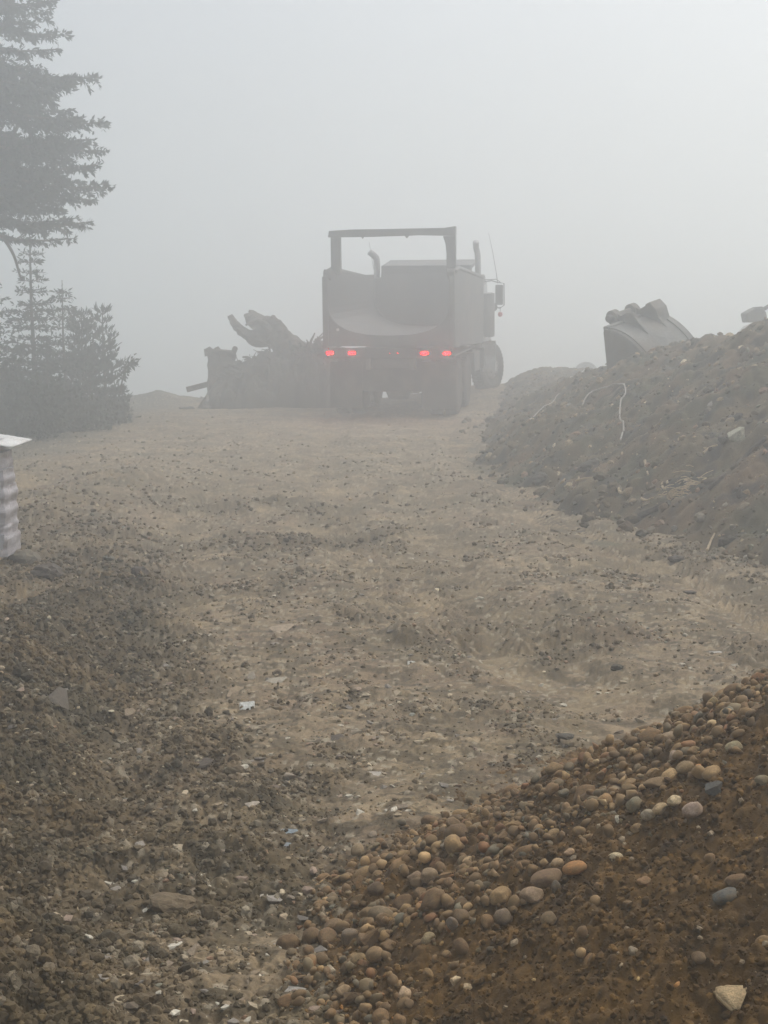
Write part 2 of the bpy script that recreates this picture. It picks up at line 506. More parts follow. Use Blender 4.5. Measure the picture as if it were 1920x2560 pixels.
ys = [-40, -30, -20, -12, -6, -2, 0, 1, 1.8, 2.4]
y = 2.7
while y < 44:
    ys.append(y)
    y += min(max(y * y / 1950.0, 0.0055), 0.09)
y = 44.5
while y < 230:
    ys.append(y); y *= 1.05
ys = np.array(ys)
inner = np.linspace(-1, 1, 901)
wing = np.cumsum(0.006 * 1.17 ** np.arange(1, 50))
us = np.concatenate([-1 - wing[::-1], inner, 1 + wing])
hw = 0.30 * np.clip(ys, 2.4, 44) + 0.35
U, YY = np.meshgrid(us, ys)
HW = np.repeat(hw[:, None], len(us), 1)
XX = np.where(np.abs(U) <= 1, U * HW, np.sign(U) * (HW + (np.abs(U) - 1) * 1.6 * 14))
ground = grid_mesh("ground", XX, YY, H_road(XX, YY), C_road(XX, YY), M_ground, 'structure')
ground['label'] = "rutted brown dirt and gravel road running up to the truck"

# ------------------------------------------------------------------ dirt bank on the right
s_ = np.concatenate([np.arange(-0.45, 3.3, 0.022), 3.3 + np.cumsum(0.03 * 1.12 ** np.arange(1, 36))])
yb = np.concatenate([np.arange(7.5, 22, 0.026), np.arange(22, 48, 0.07), 48 + np.cumsum(0.1 * 1.2 ** np.arange(1, 18))])
S, YB = np.meshgrid(s_, yb)
XB = S + np.interp(YB, FY, FX)
def C_bank(x, y):
    c = np.broadcast_to(np.array([0.135, 0.095, 0.042]), x.shape + (3,)).copy()
    c = lerp3(c, np.array([0.17, 0.108, 0.052]), sst(0, 0.5, fbm(x / 0.8, y / 0.8, 301, 4)))
    c = lerp3(c, np.array([0.088, 0.08, 0.036]), sst(0, 0.5, fbm(x / 0.5 + 4, y / 0.5, 305, 4)) * 0.8)
    c = lerp3(c, np.array([0.042, 0.034, 0.024]), sst(0.1, 0.5, fbm(x / 0.3 + 4, y / 0.3, 309, 3)) * 0.8)
    _, i2 = worley(x / 0.11, y / 0.11, 94)
    return c * (0.62 + 0.42 * i2)[..., None]
bk = grid_mesh("dirt_bank", XB, YB, H_bank(XB, YB), C_bank(XB, YB), M_ground, 'structure')
bk['label'] = "steep brown earth bank strewn with rocks and roots right of the road"

# ------------------------------------------------------------------ near pile: fines
xp = np.concatenate([np.arange(-0.35, 1.45, 0.0046), np.arange(1.45, 4.7, 0.03)]); yp = np.concatenate([np.arange(1.1, 2.4, 0.03), np.arange(2.4, 4.6, 0.0046), np.arange(4.6, 6.15, 0.007)])
XP, YP = np.meshgrid(xp, yp)
ZP = np.where(np.hypot(XP - AX, YP - AY) < AR * 1.04, H_pile(XP, YP), -0.15)
def C_pile(x, y):
    c = np.broadcast_to(np.array([0.112, 0.059, 0.011]), x.shape + (3,)).copy()
    c = lerp3(c, np.array([0.072, 0.038, 0.007]), sst(-0.1, 0.5, fbm(x / 0.25, y / 0.25, 401, 4)))
    c = lerp3(c, np.array([0.15, 0.083, 0.022]), sst(0.1, 0.6, fbm(x / 0.12, y / 0.12, 405, 4)) * 0.6)
    _, i2 = worley(x / 0.018, y / 0.018, 105)
    return c * (0.7 + 0.6 * i2)[..., None]
gp = grid_mesh("gravel_pile", XP, YP, ZP, C_pile(XP, YP), M_ground, 'stuff')
tag(gp, "near heap of brown sandy fines under the cobbles, lower right", "gravel pile")

# ------------------------------------------------------------------ rock shapes
def ico(sub):
    bm = bmesh.new(); bmesh.ops.create_icosphere(bm, subdivisions=sub, radius=1)
    V = np.array([v.co[:] for v in bm.verts]); F = np.array([[v.index for v in f.verts] for f in bm.faces]); bm.free()
    return V, F
def blob(seed, sub=3, amp=0.16, blocky=0.0, flats=3):
    rs = np.random.RandomState(seed)
    V, F = ico(sub)
    V = V.copy()
    for _ in range(flats):                                # worn flats
        n = rs.normal(size=3); n /= np.linalg.norm(n)
        d = rs.uniform(0.62, 0.88)
        t = V @ n
        V = V - np.outer(np.clip(t - d, 0, 9) * 0.85, n)
    q = V / np.linalg.norm(V, axis=1, keepdims=True)
    w = 0
    for k in range(5):
        n = rs.normal(size=3) * (1.2 + 0.7 * k)
        w = w + np.sin(q @ n + rs.uniform(0, 6.28)) / (1.5 + k)
    V = V * (1 + amp * 0.45 * w)[:, None]
    return V, F
def chip(seed, npts=11):
    rs = np.random.RandomState(seed)
    P = rs.normal(size=(npts, 3)); P /= np.linalg.norm(P, axis=1, keepdims=True)
    P *= rs.uniform(0.75, 1.05, size=(npts, 1))
    bm = bmesh.new()
    vs = [bm.verts.new(p) for p in P]
    bmesh.ops.convex_hull(bm, input=vs)
    for v in [v for v in bm.verts if not v.link_faces]: bm.verts.remove(v)
    bmesh.ops.triangulate(bm, faces=bm.faces)
    bmesh.ops.recalc_face_normals(bm, faces=bm.faces)
    bm.verts.index_update()
    V = np.array([v.co[:] for v in bm.verts]); F = np.array([[v.index for v in f.verts] for f in bm.faces]); bm.free()
    return V, F
COB = [blob(1000 + i, 3, 0.24, flats=4 + i % 6) for i in range(16)]
LOW = [blob(2000 + i, 1, 0.3) for i in range(8)]
MID = [blob(2500 + i, 2, 0.22, flats=5) for i in range(8)]
CHIP = [chip(3000 + i, 9 + i % 5) for i in range(12)]
def clod(seed):
    rs = np.random.RandomState(seed)
    V, F = ico(2)
    V = V * (1 + rs.uniform(-0.22, 0.22, size=(len(V), 1)))
    return V, F
CLOD = [clod(3500 + i) for i in range(6)]
def crumb(seed):
    rs = np.random.RandomState(seed)
    V, F = ico(1)
    return V * (1 + rs.uniform(-0.35, 0.30, size=(len(V), 1))), F
CRUMB = [crumb(3700 + i) for i in range(10)]

def frames(n, rs):
    """matrices whose third axis is n, spun at random; n (k,3)"""
    k = len(n)
    a = rs.normal(size=(k, 3)); a -= (a * n).sum(1)[:, None] * n
    a /= np.linalg.norm(a, axis=1, keepdims=True)
    b = np.cross(n, a)
    return np.stack([a, b, n], -1)

def scatter(name, lib, P, n, size, flat, cols, mat, rs, tilt=0.35, smooth=False, sink=0.3):
    """one mesh of many stones: P (k,3) ground points, n normals, size (k,) half length, flat (k,2) ratios of the other half axes"""
    k = len(P)
    nn = n + rs.normal(size=(k, 3)) * tilt
    nn /= np.linalg.norm(nn, axis=1, keepdims=True)
    M = frames(nn, rs)
    sc = np.stack([size, size * flat[:, 0], size * flat[:, 1]], -1)
    C = P + n * (sc[:, 2] * (1 - 2 * sink))[:, None]
    which = rs.randint(0, len(lib), k)
    VV, FF, CC, off = [], [], [], 0
    for i, (V, F) in enumerate(lib):
        idx = np.nonzero(which == i)[0]
        if not len(idx): continue
        W = np.einsum('kij,vj->kvi', M[idx] * sc[idx][:, None, :], V) + C[idx][:, None, :]
        m = len(V)
        f = F[None] + (np.arange(len(idx)) * m)[:, None, None] + off
        VV.append(W.reshape(-1, 3)); FF.append(f.reshape(-1, 3)); off += m * len(idx)
        CC.append(np.repeat(cols[idx], m, 0))
    return mesh_np(name, np.concatenate(VV), np.concatenate(FF), np.concatenate(CC), smooth)

PAL_ROAD = np.array([1.25, 1.15, 0.95]) * np.array([[0.20, 0.16, 0.11], [0.25, 0.20, 0.14], [0.13, 0.105, 0.075], [0.10, 0.08, 0.055], [0.30, 0.26, 0.19], [0.17, 0.15, 0.125], [0.22, 0.15, 0.11], [0.16, 0.165, 0.14], [0.48, 0.45, 0.38], [0.23, 0.25, 0.25]])
W_ROAD = np.array([16, 13, 16, 16, 8, 8, 6, 5, 3.5, 1.2]); W_ROAD = W_ROAD / W_ROAD.sum()
PAL_PILE = np.array([1.45, 1.26, 0.86]) * np.array([[0.16, 0.11, 0.067], [0.20, 0.145, 0.09], [0.125, 0.09, 0.058], [0.26, 0.19, 0.12], [0.17, 0.15, 0.12], [0.13, 0.13, 0.12], [0.36, 0.27, 0.18], [0.20, 0.11, 0.065], [0.48, 0.40, 0.30], [0.10, 0.105, 0.105], [0.40, 0.23, 0.11]])
W_PILE = np.array([26, 20, 22, 7, 9, 4, 2.5, 6, 1.2, 2, 0.5]); W_PILE = W_PILE / W_PILE.sum()

rs = np.random.RandomState(5)
def in_view(x, y, z, m=60):
    c, s = math.cos(PITCH), math.sin(PITCH)
    dz = z - EYE
    dep = y * c - dz * s
    px = 960 + FPX * x / dep
    py = 1280 - FPX * (dz * c + y * s) / dep
    return (dep > 0.5) & (px > -m) & (px < 1920 + m) & (py > -m) & (py < 2560 + m)

# road rubble: sizes grow slowly with distance band so that the count stays moderate
def road_points(n, y0, y1):
    u = rs.rand(n)
    y = 1 / ((1 - u) / y0 + u / y1) if True else 0
    x = (rs.rand(n) * 2 - 1) * (0.285 * y + 0.15)
    return x, y
bands = [(2.8, 6.5, 34000, 0.003, 0.011), (5.0, 12, 30000, 0.005, 0.016), (9, 22, 20000, 0.008, 0.026), (16, 34, 6000, 0.012, 0.03)]
bands += [(2.8, 10, 52000, 0.0028, 0.014)]
allP, allS, allC, allF, isclod = [], [], [], [], []
for bi, (y0, y1, n, a, b) in enumerate(bands):
    x, y = road_points(n, y0, y1)
    if bi == 4: x = -0.285 * y - 0.1 + rs.rand(n) * (0.285 * y - 0.25)
    s = soil(x, y)
    dens = 0.08 + 0.85 * s + 0.75 * sst(0.0, 0.45, fbm(x / 0.45, y / 0.35, 501, 4)) - 0.3 * track(x, y)
    keep = (rs.rand(n) < dens)
    m, far = bank(x, y)
    keep &= (m < 0.04) & ~((np.hypot(x - AX, y - AY) < AR * 0.97))
    if bi == 4: keep &= rs.rand(n) < s
    x, y, s = x[keep], y[keep], s[keep]
    size = a + (b - a) * rs.rand(len(x)) ** (3.0 if bi < 4 else 3.6)
    size *= 1 + 0.25 * s
    c = PAL_ROAD[rs.choice(len(PAL_ROAD), len(x), p=W_ROAD)] * rs.uniform(0.75, 1.2, (len(x), 1))
    dk = (rs.rand(len(x)) < (0.55 + 0.30 * s)) | (bi == 4)
    loc = C_road(x, y) * rs.uniform(0.85, 1.3, (len(x), 1)) * np.where(rs.rand(len(x), 1) < 0.10, 0.6, 1)
    c = np.where(dk[:, None], loc, c)
    allP.append(np.stack([x, y, H_road(x, y)], -1)); allS.append(size); allC.append(c); isclod.append(dk)
P = np.concatenate(allP); S_ = np.concatenate(allS); C_ = np.concatenate(allC); DK = np.concatenate(isclod)
for nm, sel, lib, lab, cat in (("gravel", ~DK, CHIP + LOW, "loose stone chips scattered over the dirt road", "gravel"),
                               ("soil_clods", DK, CRUMB, "crumbly dark soil clods littering the road and its left edge", "soil clods")):
    p = P[sel]; k = len(p)
    nn = np.tile([0, 0, 1.0], (k, 1))
    fl = np.stack([rs.uniform(0.55, 0.95, k), rs.uniform(0.28, 0.7, k)], -1) if nm == 'gravel' else np.stack([rs.uniform(0.7, 1, k), rs.uniform(0.6, 0.95, k)], -1)
    me = scatter(nm, lib, p, nn, S_[sel], fl, C_[sel], M_stone_a, rs, sink=0.38)
    tag(link(nm, me, M_stone_a), lab, cat, kind='stuff')

# larger flat stones trodden into the road, and bigger soil lumps on the left
n = 3600
x, y = road_points(n, 3.2, 12)
kk = (~(np.hypot(x - AX, y - AY) < AR)) & (bank(x, y)[0] < 0.03)
x, y = x[kk], y[kk]; n = len(x)
c = np.array([[0.36, 0.28, 0.18], [0.44, 0.36, 0.24], [0.28, 0.22, 0.15], [0.58, 0.53, 0.42], [0.26, 0.23, 0.19], [0.34, 0.25, 0.18]])[rs.randint(0, 6, n)] * rs.uniform(0.7, 1.1, (n, 1))
me = scatter("trodden_stones", CHIP, np.stack([x, y, H_road(x, y)], -1), np.tile([0, 0, 1.0], (n, 1)), 0.005 + 0.026 * rs.rand(n) ** 4, np.stack([rs.uniform(0.5, 0.95, n), rs.uniform(0.25, 0.5, n)], -1), c, M_stone_a, rs, tilt=0.15, sink=0.36)
tag(link("trodden_stones", me, M_stone_a), "pale flat stones trodden into the dirt road", "stones", kind='stuff')
n = 1300
x, y = road_points(n, 3.0, 9.5)
x = -0.285 * y - 0.1 + rs.rand(n) * (0.285 * y - 0.35)
n = len(x)
me = scatter("soil_lumps", CLOD, np.stack([x, y, H_road(x, y)], -1), np.tile([0, 0, 1.0], (n, 1)), 0.008 + 0.020 * rs.rand(n) ** 4, np.stack([rs.uniform(0.7, 1, n), rs.uniform(0.5, 0.9, n)], -1), C_road(x, y) * rs.uniform(0.65, 1.0, (n, 1)), M_ground, rs, sink=0.35)
tag(link("soil_lumps", me, M_ground), "rounded lumps of churned dark soil along the left edge", "soil clods", kind='stuff')

# rubble on the bank
n = 16000
y = rs.uniform(9, 33, n) ** 1.0
y = 9 + (33 - 9) * rs.rand(n) ** 1.5
sx = rs.uniform(-0.35, 3.3, n)
x = sx + np.interp(y, FY, FX)
z = H_bank(x, y)
keep = in_view(x, y, z, 20) & (z > H_base(x, y) - 0.02)
x, y, z = x[keep], y[keep], z[keep]
k = len(x)
nn = nrm(lambda a, b: H_base(a, b) + bank(a, b)[0], x, y, 0.1)
size = 0.008 + 0.048 * rs.rand(k) ** 4.5
c = PAL_ROAD[rs.choice(len(PAL_ROAD), k, p=W_ROAD)] * rs.uniform(0.8, 1.35, (k, 1))
dk = rs.rand(k) < 0.5
c = np.where(dk[:, None], C_bank(x, y), c)
fl = np.stack([rs.uniform(0.5, 0.95, k), rs.uniform(0.3, 0.75, k)], -1)
me = scatter("bank_rubble", CHIP + CLOD, np.stack([x, y, z], -1), nn, size, fl, c, M_stone_a, rs)
tag(link("rubble", me, M_stone_a), "small broken stones and clods littering the right earth bank", "rubble", kind='stuff')

n = 260
y = 9.5 + 20 * rs.rand(n) ** 1.4
x = np.interp(y, FY, FX) + rs.normal(0.22, 0.24, n)
z = H_any(x, y)
fl = np.stack([rs.uniform(0.6, 0.95, n), rs.uniform(0.45, 0.85, n)], -1)
me = scatter("bank_clods", CLOD, np.stack([x, y, z], -1), np.tile([0, 0, 1.0], (n, 1)), 0.014 + 0.065 * rs.rand(n) ** 3.5, fl, C_bank(x, y) * rs.uniform(0.85, 1.3, (n, 1)), M_ground, rs)
tag(link("fallen_clods", me, M_ground), "dark earth lumps rolled down along the foot of the right bank", "soil clods", kind='stuff')

# ------------------------------------------------------------------ stones of the near pile
def pile_surface(x, y):
    return H_any(x, y)
cob_meshes = []
for i, (V, F) in enumerate(COB):
    me = mesh_np("cobble_shape", V, F, None, True); me.materials.append(M_stone); cob_meshes.append(me)
chip_meshes = []
for i, (V, F) in enumerate(CHIP[:8]):
    me = bpy.data.meshes.new("rock_shape")
    bm = bmesh.new()
    vs = [bm.verts.new(p) for p in V]
    for f in F: bm.faces.new([vs[j] for j in f])
    bmesh.ops.dissolve_limit(bm, angle_limit=R(12), verts=bm.verts, edges=bm.edges)
    bmesh.ops.bevel(bm, geom=list(bm.edges), offset=0.06, segments=2, affect='EDGES', profile=0.6)
    bmesh.ops.triangulate(bm, faces=bm.faces)
    bmesh.ops.subdivide_edges(bm, edges=[e for e in bm.edges if e.calc_length() > 0.35], cuts=2)
    rr = random.Random(i)
    for v in bm.verts: v.co *= 1 + rr.uniform(-0.025, 0.025)
    bm.to_mesh(me); bm.free()
    me.materials.append(M_rock); chip_meshes.append(me)

brk_meshes = []
for m_ in chip_meshes:
    m2 = m_.copy(); m2.materials.clear(); m2.materials.append(M_stone); brk_meshes.append(m2)
placed = []           # (x, y, half length) of stones already lying on the pile
def put_stone(name, me, p, n, dims, col, label, cat, group=None, yaw=None, tilt=0.0, sink=0.25, seed=0):
    rr = random.Random(seed + int(p[0] * 7919) + int(p[1] * 104729))
    n = Vector(n).normalized()
    n = (n + Vector((rr.uniform(-1, 1), rr.uniform(-1, 1), 0)) * tilt).normalized()
    a = Vector((math.cos(yaw), math.sin(yaw), 0)) if yaw is not None else Vector((rr.uniform(-1, 1), rr.uniform(-1, 1), 0.01))
    a = (a - n * a.dot(n)).normalized()
    b = n.cross(a)
    M = Matrix((a, b, n)).transposed()
    o = bpy.data.objects.new(name, me)
    COL.objects.link(o)
    o.matrix_world = Matrix.Translation(Vector(p) + n * dims[2] * (1 - 2 * sink)) @ M.to_4x4() @ Matrix.Diagonal((dims[0], dims[1], dims[2], 1))
    o.color = (*col, 1)
    tag(o, label, cat, group)
    return o

def nrm1(x, y, e=0.06):
    f = lambda a, b: np.maximum(H_base(a, b) + np.where(np.hypot(a - AX, b - AY) < AR, pile(a, b), -9), H_base(a, b))
    v = nrm(f, np.array([x]), np.array([y]), e)[0]
    return v

# stones of the pile one can pick out in the photograph: px, py, width px, height px, colour, round/angular, label
NOTE = [
 (1677, 1850, 66, 30, (0.24, 0.19, 0.14), 'r', "long flat oval grey-brown cobble at the pile's top edge above a pale green flake"),
 (1668, 1878, 46, 13, (0.27, 0.29, 0.20), 'a', "thin pale greenish stone flake under the long oval cobble"),
 (1786, 1999, 58, 46, (0.075, 0.08, 0.085), 'a', "large dark charcoal angular rock high on the pile"),
 (1517, 2008, 42, 40, (0.33, 0.22, 0.12), 'r', "round sandy orange cobble sitting proud among brown ones at mid pile"),
 (1735, 2062, 58, 40, (0.30, 0.24, 0.22), 'r', "pinkish grey cobble with a rusty spot at the edge of the bare fines"),
 (1686, 2034, 34, 26, (0.52, 0.45, 0.33), 'r', "cream white oval cobble just left above the pinkish grey one"),
 (1588, 2031, 42, 40, (0.17, 0.16, 0.12), 'r', "smooth olive grey round cobble beside the white and red stone"),
 (1545, 2048, 18, 34, (0.62, 0.62, 0.58), 'a', "small upright white stone stained red, left of the olive round cobble"),
 (1691, 1903, 36, 28, (0.36, 0.29, 0.25), 'r', "pale pinkish cobble directly above the big brown one near the top edge"),
 (1714, 1928, 50, 40, (0.21, 0.16, 0.10), 'r', "big smooth brown cobble with a small orange pebble at its right side"),
 (1746, 1922, 16, 14, (0.55, 0.28, 0.12), 'r', "small bright orange pebble touching the big smooth brown cobble"),
 (1880, 1966, 26, 14, (0.52, 0.27, 0.10), 'a', "bright orange stone sliver leaning on a grey cobble near the right edge"),
 (1905, 1968, 36, 32, (0.22, 0.20, 0.15), 'r', "grey-tan cobble behind the bright orange sliver"),
 (1643, 1982, 66, 28, (0.19, 0.14, 0.09), 'r', "long loaf shaped brown cobble above the cream white oval one"),
 (1650, 2052, 40, 26, (0.40, 0.32, 0.22), 'r', "cream speckled cobble between olive round and pinkish grey stones"),
 (1622, 2068, 34, 32, (0.30, 0.27, 0.22), 'r', "split grey cobble showing a pale face below the olive round one"),
 (1816, 1816, 34, 32, (0.36, 0.27, 0.17), 'r', "round tan cobble standing out light below the crest"),
 (1784, 1775, 26, 34, (0.28, 0.23, 0.14), 'r', "upright olive tan cobble close under the crest line"),
 (1738, 1830, 32, 28, (0.33, 0.31, 0.25), 'r', "pale grey green stone right above the long oval cobble's end"),
 (1872, 1755, 36, 34, (0.085, 0.078, 0.07), 'r', "dark round cobble high on the crest"),
 (1838, 1878, 48, 28, (0.26, 0.24, 0.17), 'r', "lumpy pale olive oblong cobble below the dark blue chip"),
 (1572, 1886, 40, 24, (0.44, 0.29, 0.15), 'a', "angular orange tan rock on the upper left edge of the pile"),
 (1815, 2254, 66, 34, (0.105, 0.115, 0.125), 'r', "flat blue grey stone pressed into the bare brown fines"),
 (1838, 2212, 54, 28, (0.15, 0.10, 0.06), 'r', "brown oblong stone just above the flat blue grey one in the fines"),
 (1583, 2410, 26, 26, (0.26, 0.23, 0.19), 'r', "grey egg shaped pebble alone in the lower fines"),
 (1745, 2420, 36, 30, (0.12, 0.085, 0.055), 'r', "dark brown round stone low in the bare fines"),
 (1610, 2220, 36, 22, (0.22, 0.14, 0.08), 'r', "reddish brown stone at the upper border of the fines"),
 (1436, 2197, 60, 32, (0.30, 0.165, 0.075), 'r', "rusty orange brown oblong cobble at the edge of the fines"),
 (1365, 2210, 84, 46, (0.15, 0.105, 0.075), 'r', "big dark brown cobble beside the rusty orange one"),
 (1332, 2256, 60, 46, (0.26, 0.20, 0.155), 'r', "large pinkish beige round cobble in the middle of the pile"),
 (1392, 2230, 22, 34, (0.11, 0.10, 0.09), 'r', "narrow dark upright cobble between the rusty and the pinkish ones"),
 (1540, 2150, 34, 26, (0.46, 0.41, 0.31), 'r', "cream egg shaped pebble lying near the fines at mid pile"),
 (1395, 2174, 34, 28, (0.36, 0.27, 0.18), 'r', "beige tan cobble in the pale cluster at mid pile"),
 (1425, 2148, 30, 24, (0.40, 0.29, 0.21), 'r', "pale pink cobble on top of the pale cluster at mid pile"),
 (1168, 2160, 36, 22, (0.46, 0.36, 0.24), 'a', "blocky pale sandstone piece at the upper left foot of the pile"),
 (1264, 2305, 56, 44, (0.155, 0.125, 0.10), 'r', "large grey brown cobble left below the pinkish beige one"),
 (1376, 2312, 44, 38, (0.18, 0.14, 0.095), 'r', "round brown cobble on the border of stones and fines"),
 (820, 2366, 46, 46, (0.175, 0.12, 0.075), 'r', "big ball shaped brown cobble at the far left foot of the pile"),
 (776, 2372, 42, 48, (0.135, 0.095, 0.06), 'r', "dark brown cobble left of the ball shaped one"),
 (875, 2352, 48, 46, (0.15, 0.125, 0.105), 'r', "greyish blocky cobble right of the ball shaped one"),
 (910, 2358, 34, 32, (0.18, 0.13, 0.085), 'r', "smaller squat cobble against the greyish blocky one"),
 (835, 2336, 50, 38, (0.16, 0.115, 0.075), 'r', "brown cobble resting behind the ball shaped one"),
 (897, 2404, 42, 36, (0.19, 0.145, 0.085), 'r', "left of two rounded tan cobbles side by side below the outer row"),
 (938, 2406, 44, 40, (0.21, 0.15, 0.09), 'r', "right of two rounded tan cobbles side by side below the outer row"),
 (923, 2308, 44, 40, (0.19, 0.14, 0.085), 'r', "tan brown cobble on the left shoulder of the pile"),
 (962, 2310, 42, 38, (0.17, 0.12, 0.075), 'r', "faceted brown cobble on the left shoulder of the pile"),
 (1073, 2354, 36, 34, (0.28, 0.24, 0.16), 'r', "light beige ball shaped cobble in the lower pile"),
 (1133, 2330, 26, 42, (0.16, 0.135, 0.12), 'r', "upright purple grey oval cobble right of the light beige ball"),
 (1155, 2308, 42, 42, (0.14, 0.10, 0.065), 'r', "dark brown round cobble behind the upright purple grey one"),
 (1040, 2208, 44, 42, (0.22, 0.165, 0.125), 'r', "pinkish brown round cobble on the outer ridge"),
 (1072, 2212, 46, 36, (0.23, 0.18, 0.13), 'r', "lighter pinkish cobble leaning right on the outer ridge"),
 (945, 2240, 50, 38, (0.09, 0.066, 0.05), 'r', "dark earthy lump off the left flank of the pile"),
 (1015, 2258, 60, 44, (0.13, 0.085, 0.05), 'r', "large reddish brown cobble below the pinkish pair"),
 (1052, 2244, 36, 34, (0.15, 0.105, 0.065), 'r', "round brown cobble wedged beside the large reddish one"),
 (1142, 2464, 34, 34, (0.52, 0.44, 0.32), 'a', "cream ring-like stone with a brown core in the lower pile"),
 (1168, 2476, 30, 26, (0.46, 0.38, 0.27), 'a', "cream speckled stone touching the ring-like one"),
 (1014, 2506, 34, 44, (0.42, 0.33, 0.25), 'r', "pale cobble blotched with brown near the bottom of the pile"),
 (885, 2452, 22, 32, (0.55, 0.47, 0.34), 'a', "bone white upright pebble at the lower left of the pile"),
 (860, 2492, 40, 32, (0.29, 0.22, 0.15), 'r', "light brown cobble under the bone white pebble"),
 (826, 2536, 30, 14, (0.46, 0.25, 0.10), 'a', "flat bright orange chip at the pile's bottom left"),
 (1826, 2524, 78, 62, (0.62, 0.45, 0.24), 't', "large pale yellow triangular rock stained brown, lowest right corner"),
 (1137, 2076, 38, 46, (0.21, 0.155, 0.105), 'r', "upright brown cobble standing on the road ahead of the pile"),
 (1219, 2038, 28, 28, (0.20, 0.155, 0.11), 'r', "round brown cobble on the road, larger of two rolled from the pile"),
 (1246, 2036, 17, 16, (0.24, 0.19, 0.13), 'r', "small tan cobble beside the round one that rolled onto the road"),
 (1256, 2014, 18, 15, (0.13, 0.10, 0.07), 'r', "small dark pebble behind the two stones rolled onto the road"),
 (1513, 1898, 22, 18, (0.28, 0.23, 0.16), 'r', "small pale round pebble rolled off the upper edge"),
 (803, 2430, 36, 34, (0.135, 0.10, 0.065), 'r', "dark round stone lying apart on dirt left of the pile"),
 (770, 2490, 26, 26, (0.15, 0.115, 0.075), 'r', "small round stone low on dirt left of the pile"),
 (724, 2548, 62, 44, (0.18, 0.115, 0.065), 'r', "red brown boulder cut by the bottom edge of the photo"),
]
rr = random.Random(3)
for i, (px, py, w, h, col, sh, lab) in enumerate(NOTE):
    p = hit(px, py + h * 0.25, lambda a, b: np.maximum(H_base(a, b), H_base(a, b) + np.where(np.hypot(a - AX, b - AY) < AR * 1.05, pile(a, b), -1)))
    sc = (p - Vector((0, 0, EYE))).length / FPX
    a, c = w * sc / 2, h * sc / 2
    b_ = (a + c) / 2 * rr.uniform(0.9, 1.1)
    p.z = float(H_any(np.array([p.x]), np.array([p.y]))[0])
    n = Vector(nrm1(p.x, p.y))
    n = (n * 0.5 + Vector((0, 0, 1)) * 0.5)
    me = cob_meshes[(i * 5) % 16] if sh == 'r' else chip_meshes[i % 8]
    nm = 'cobble' if sh == 'r' else 'rock'
    if sh == 't':
        V = []
        tri = [(-1, 0.75), (-0.35, 1.0), (0.95, 0.85), (1.0, 0.55), (0.35, -0.9), (0.0, -1.0), (-0.95, 0.35)]
        mb = MB(); mb.prism([(q[0], q[1]) for q in tri], -1, 1, 'z')
        me = mb.build("rock", M_rock, bevel=0).data
        o = bpy.data.objects[-1]
        for o in [o for o in COL.objects if o.data == me]: bpy.data.objects.remove(o)
        bm = bmesh.new(); bm.from_mesh(me)
        bmesh.ops.bevel(bm, geom=list(bm.edges), offset=0.2, segments=4, affect='EDGES')
        bmesh.ops.triangulate(bm, faces=bm.faces); 
        for v in bm.verts: v.co *= 1 + rr.uniform(-0.015, 0.015)
        bm.to_mesh(me); bm.free(); me.polygons.foreach_set('use_smooth', [True] * len(me.polygons))
        n = Vector(nrm1(p.x, p.y)) * 0.4 + Vector((0, -0.7, 0.5))
        put_stone('rock', me, p + Vector((0, 0, 0.02)), n, (a, c * 1.05, 0.012), col, lab, 'rock', yaw=0.0, sink=0.3)
        continue
    put_stone(nm, me, p, n, (a, b_, c * 0.9), (min(.8, col[0] * 1.3), min(.75, col[1] * 1.18), col[2] * 0.95), lab, nm, yaw=rr.uniform(-0.35, 0.35), sink=0.24, seed=i)
    placed.append((p.x, p.y, max(a, b_)))

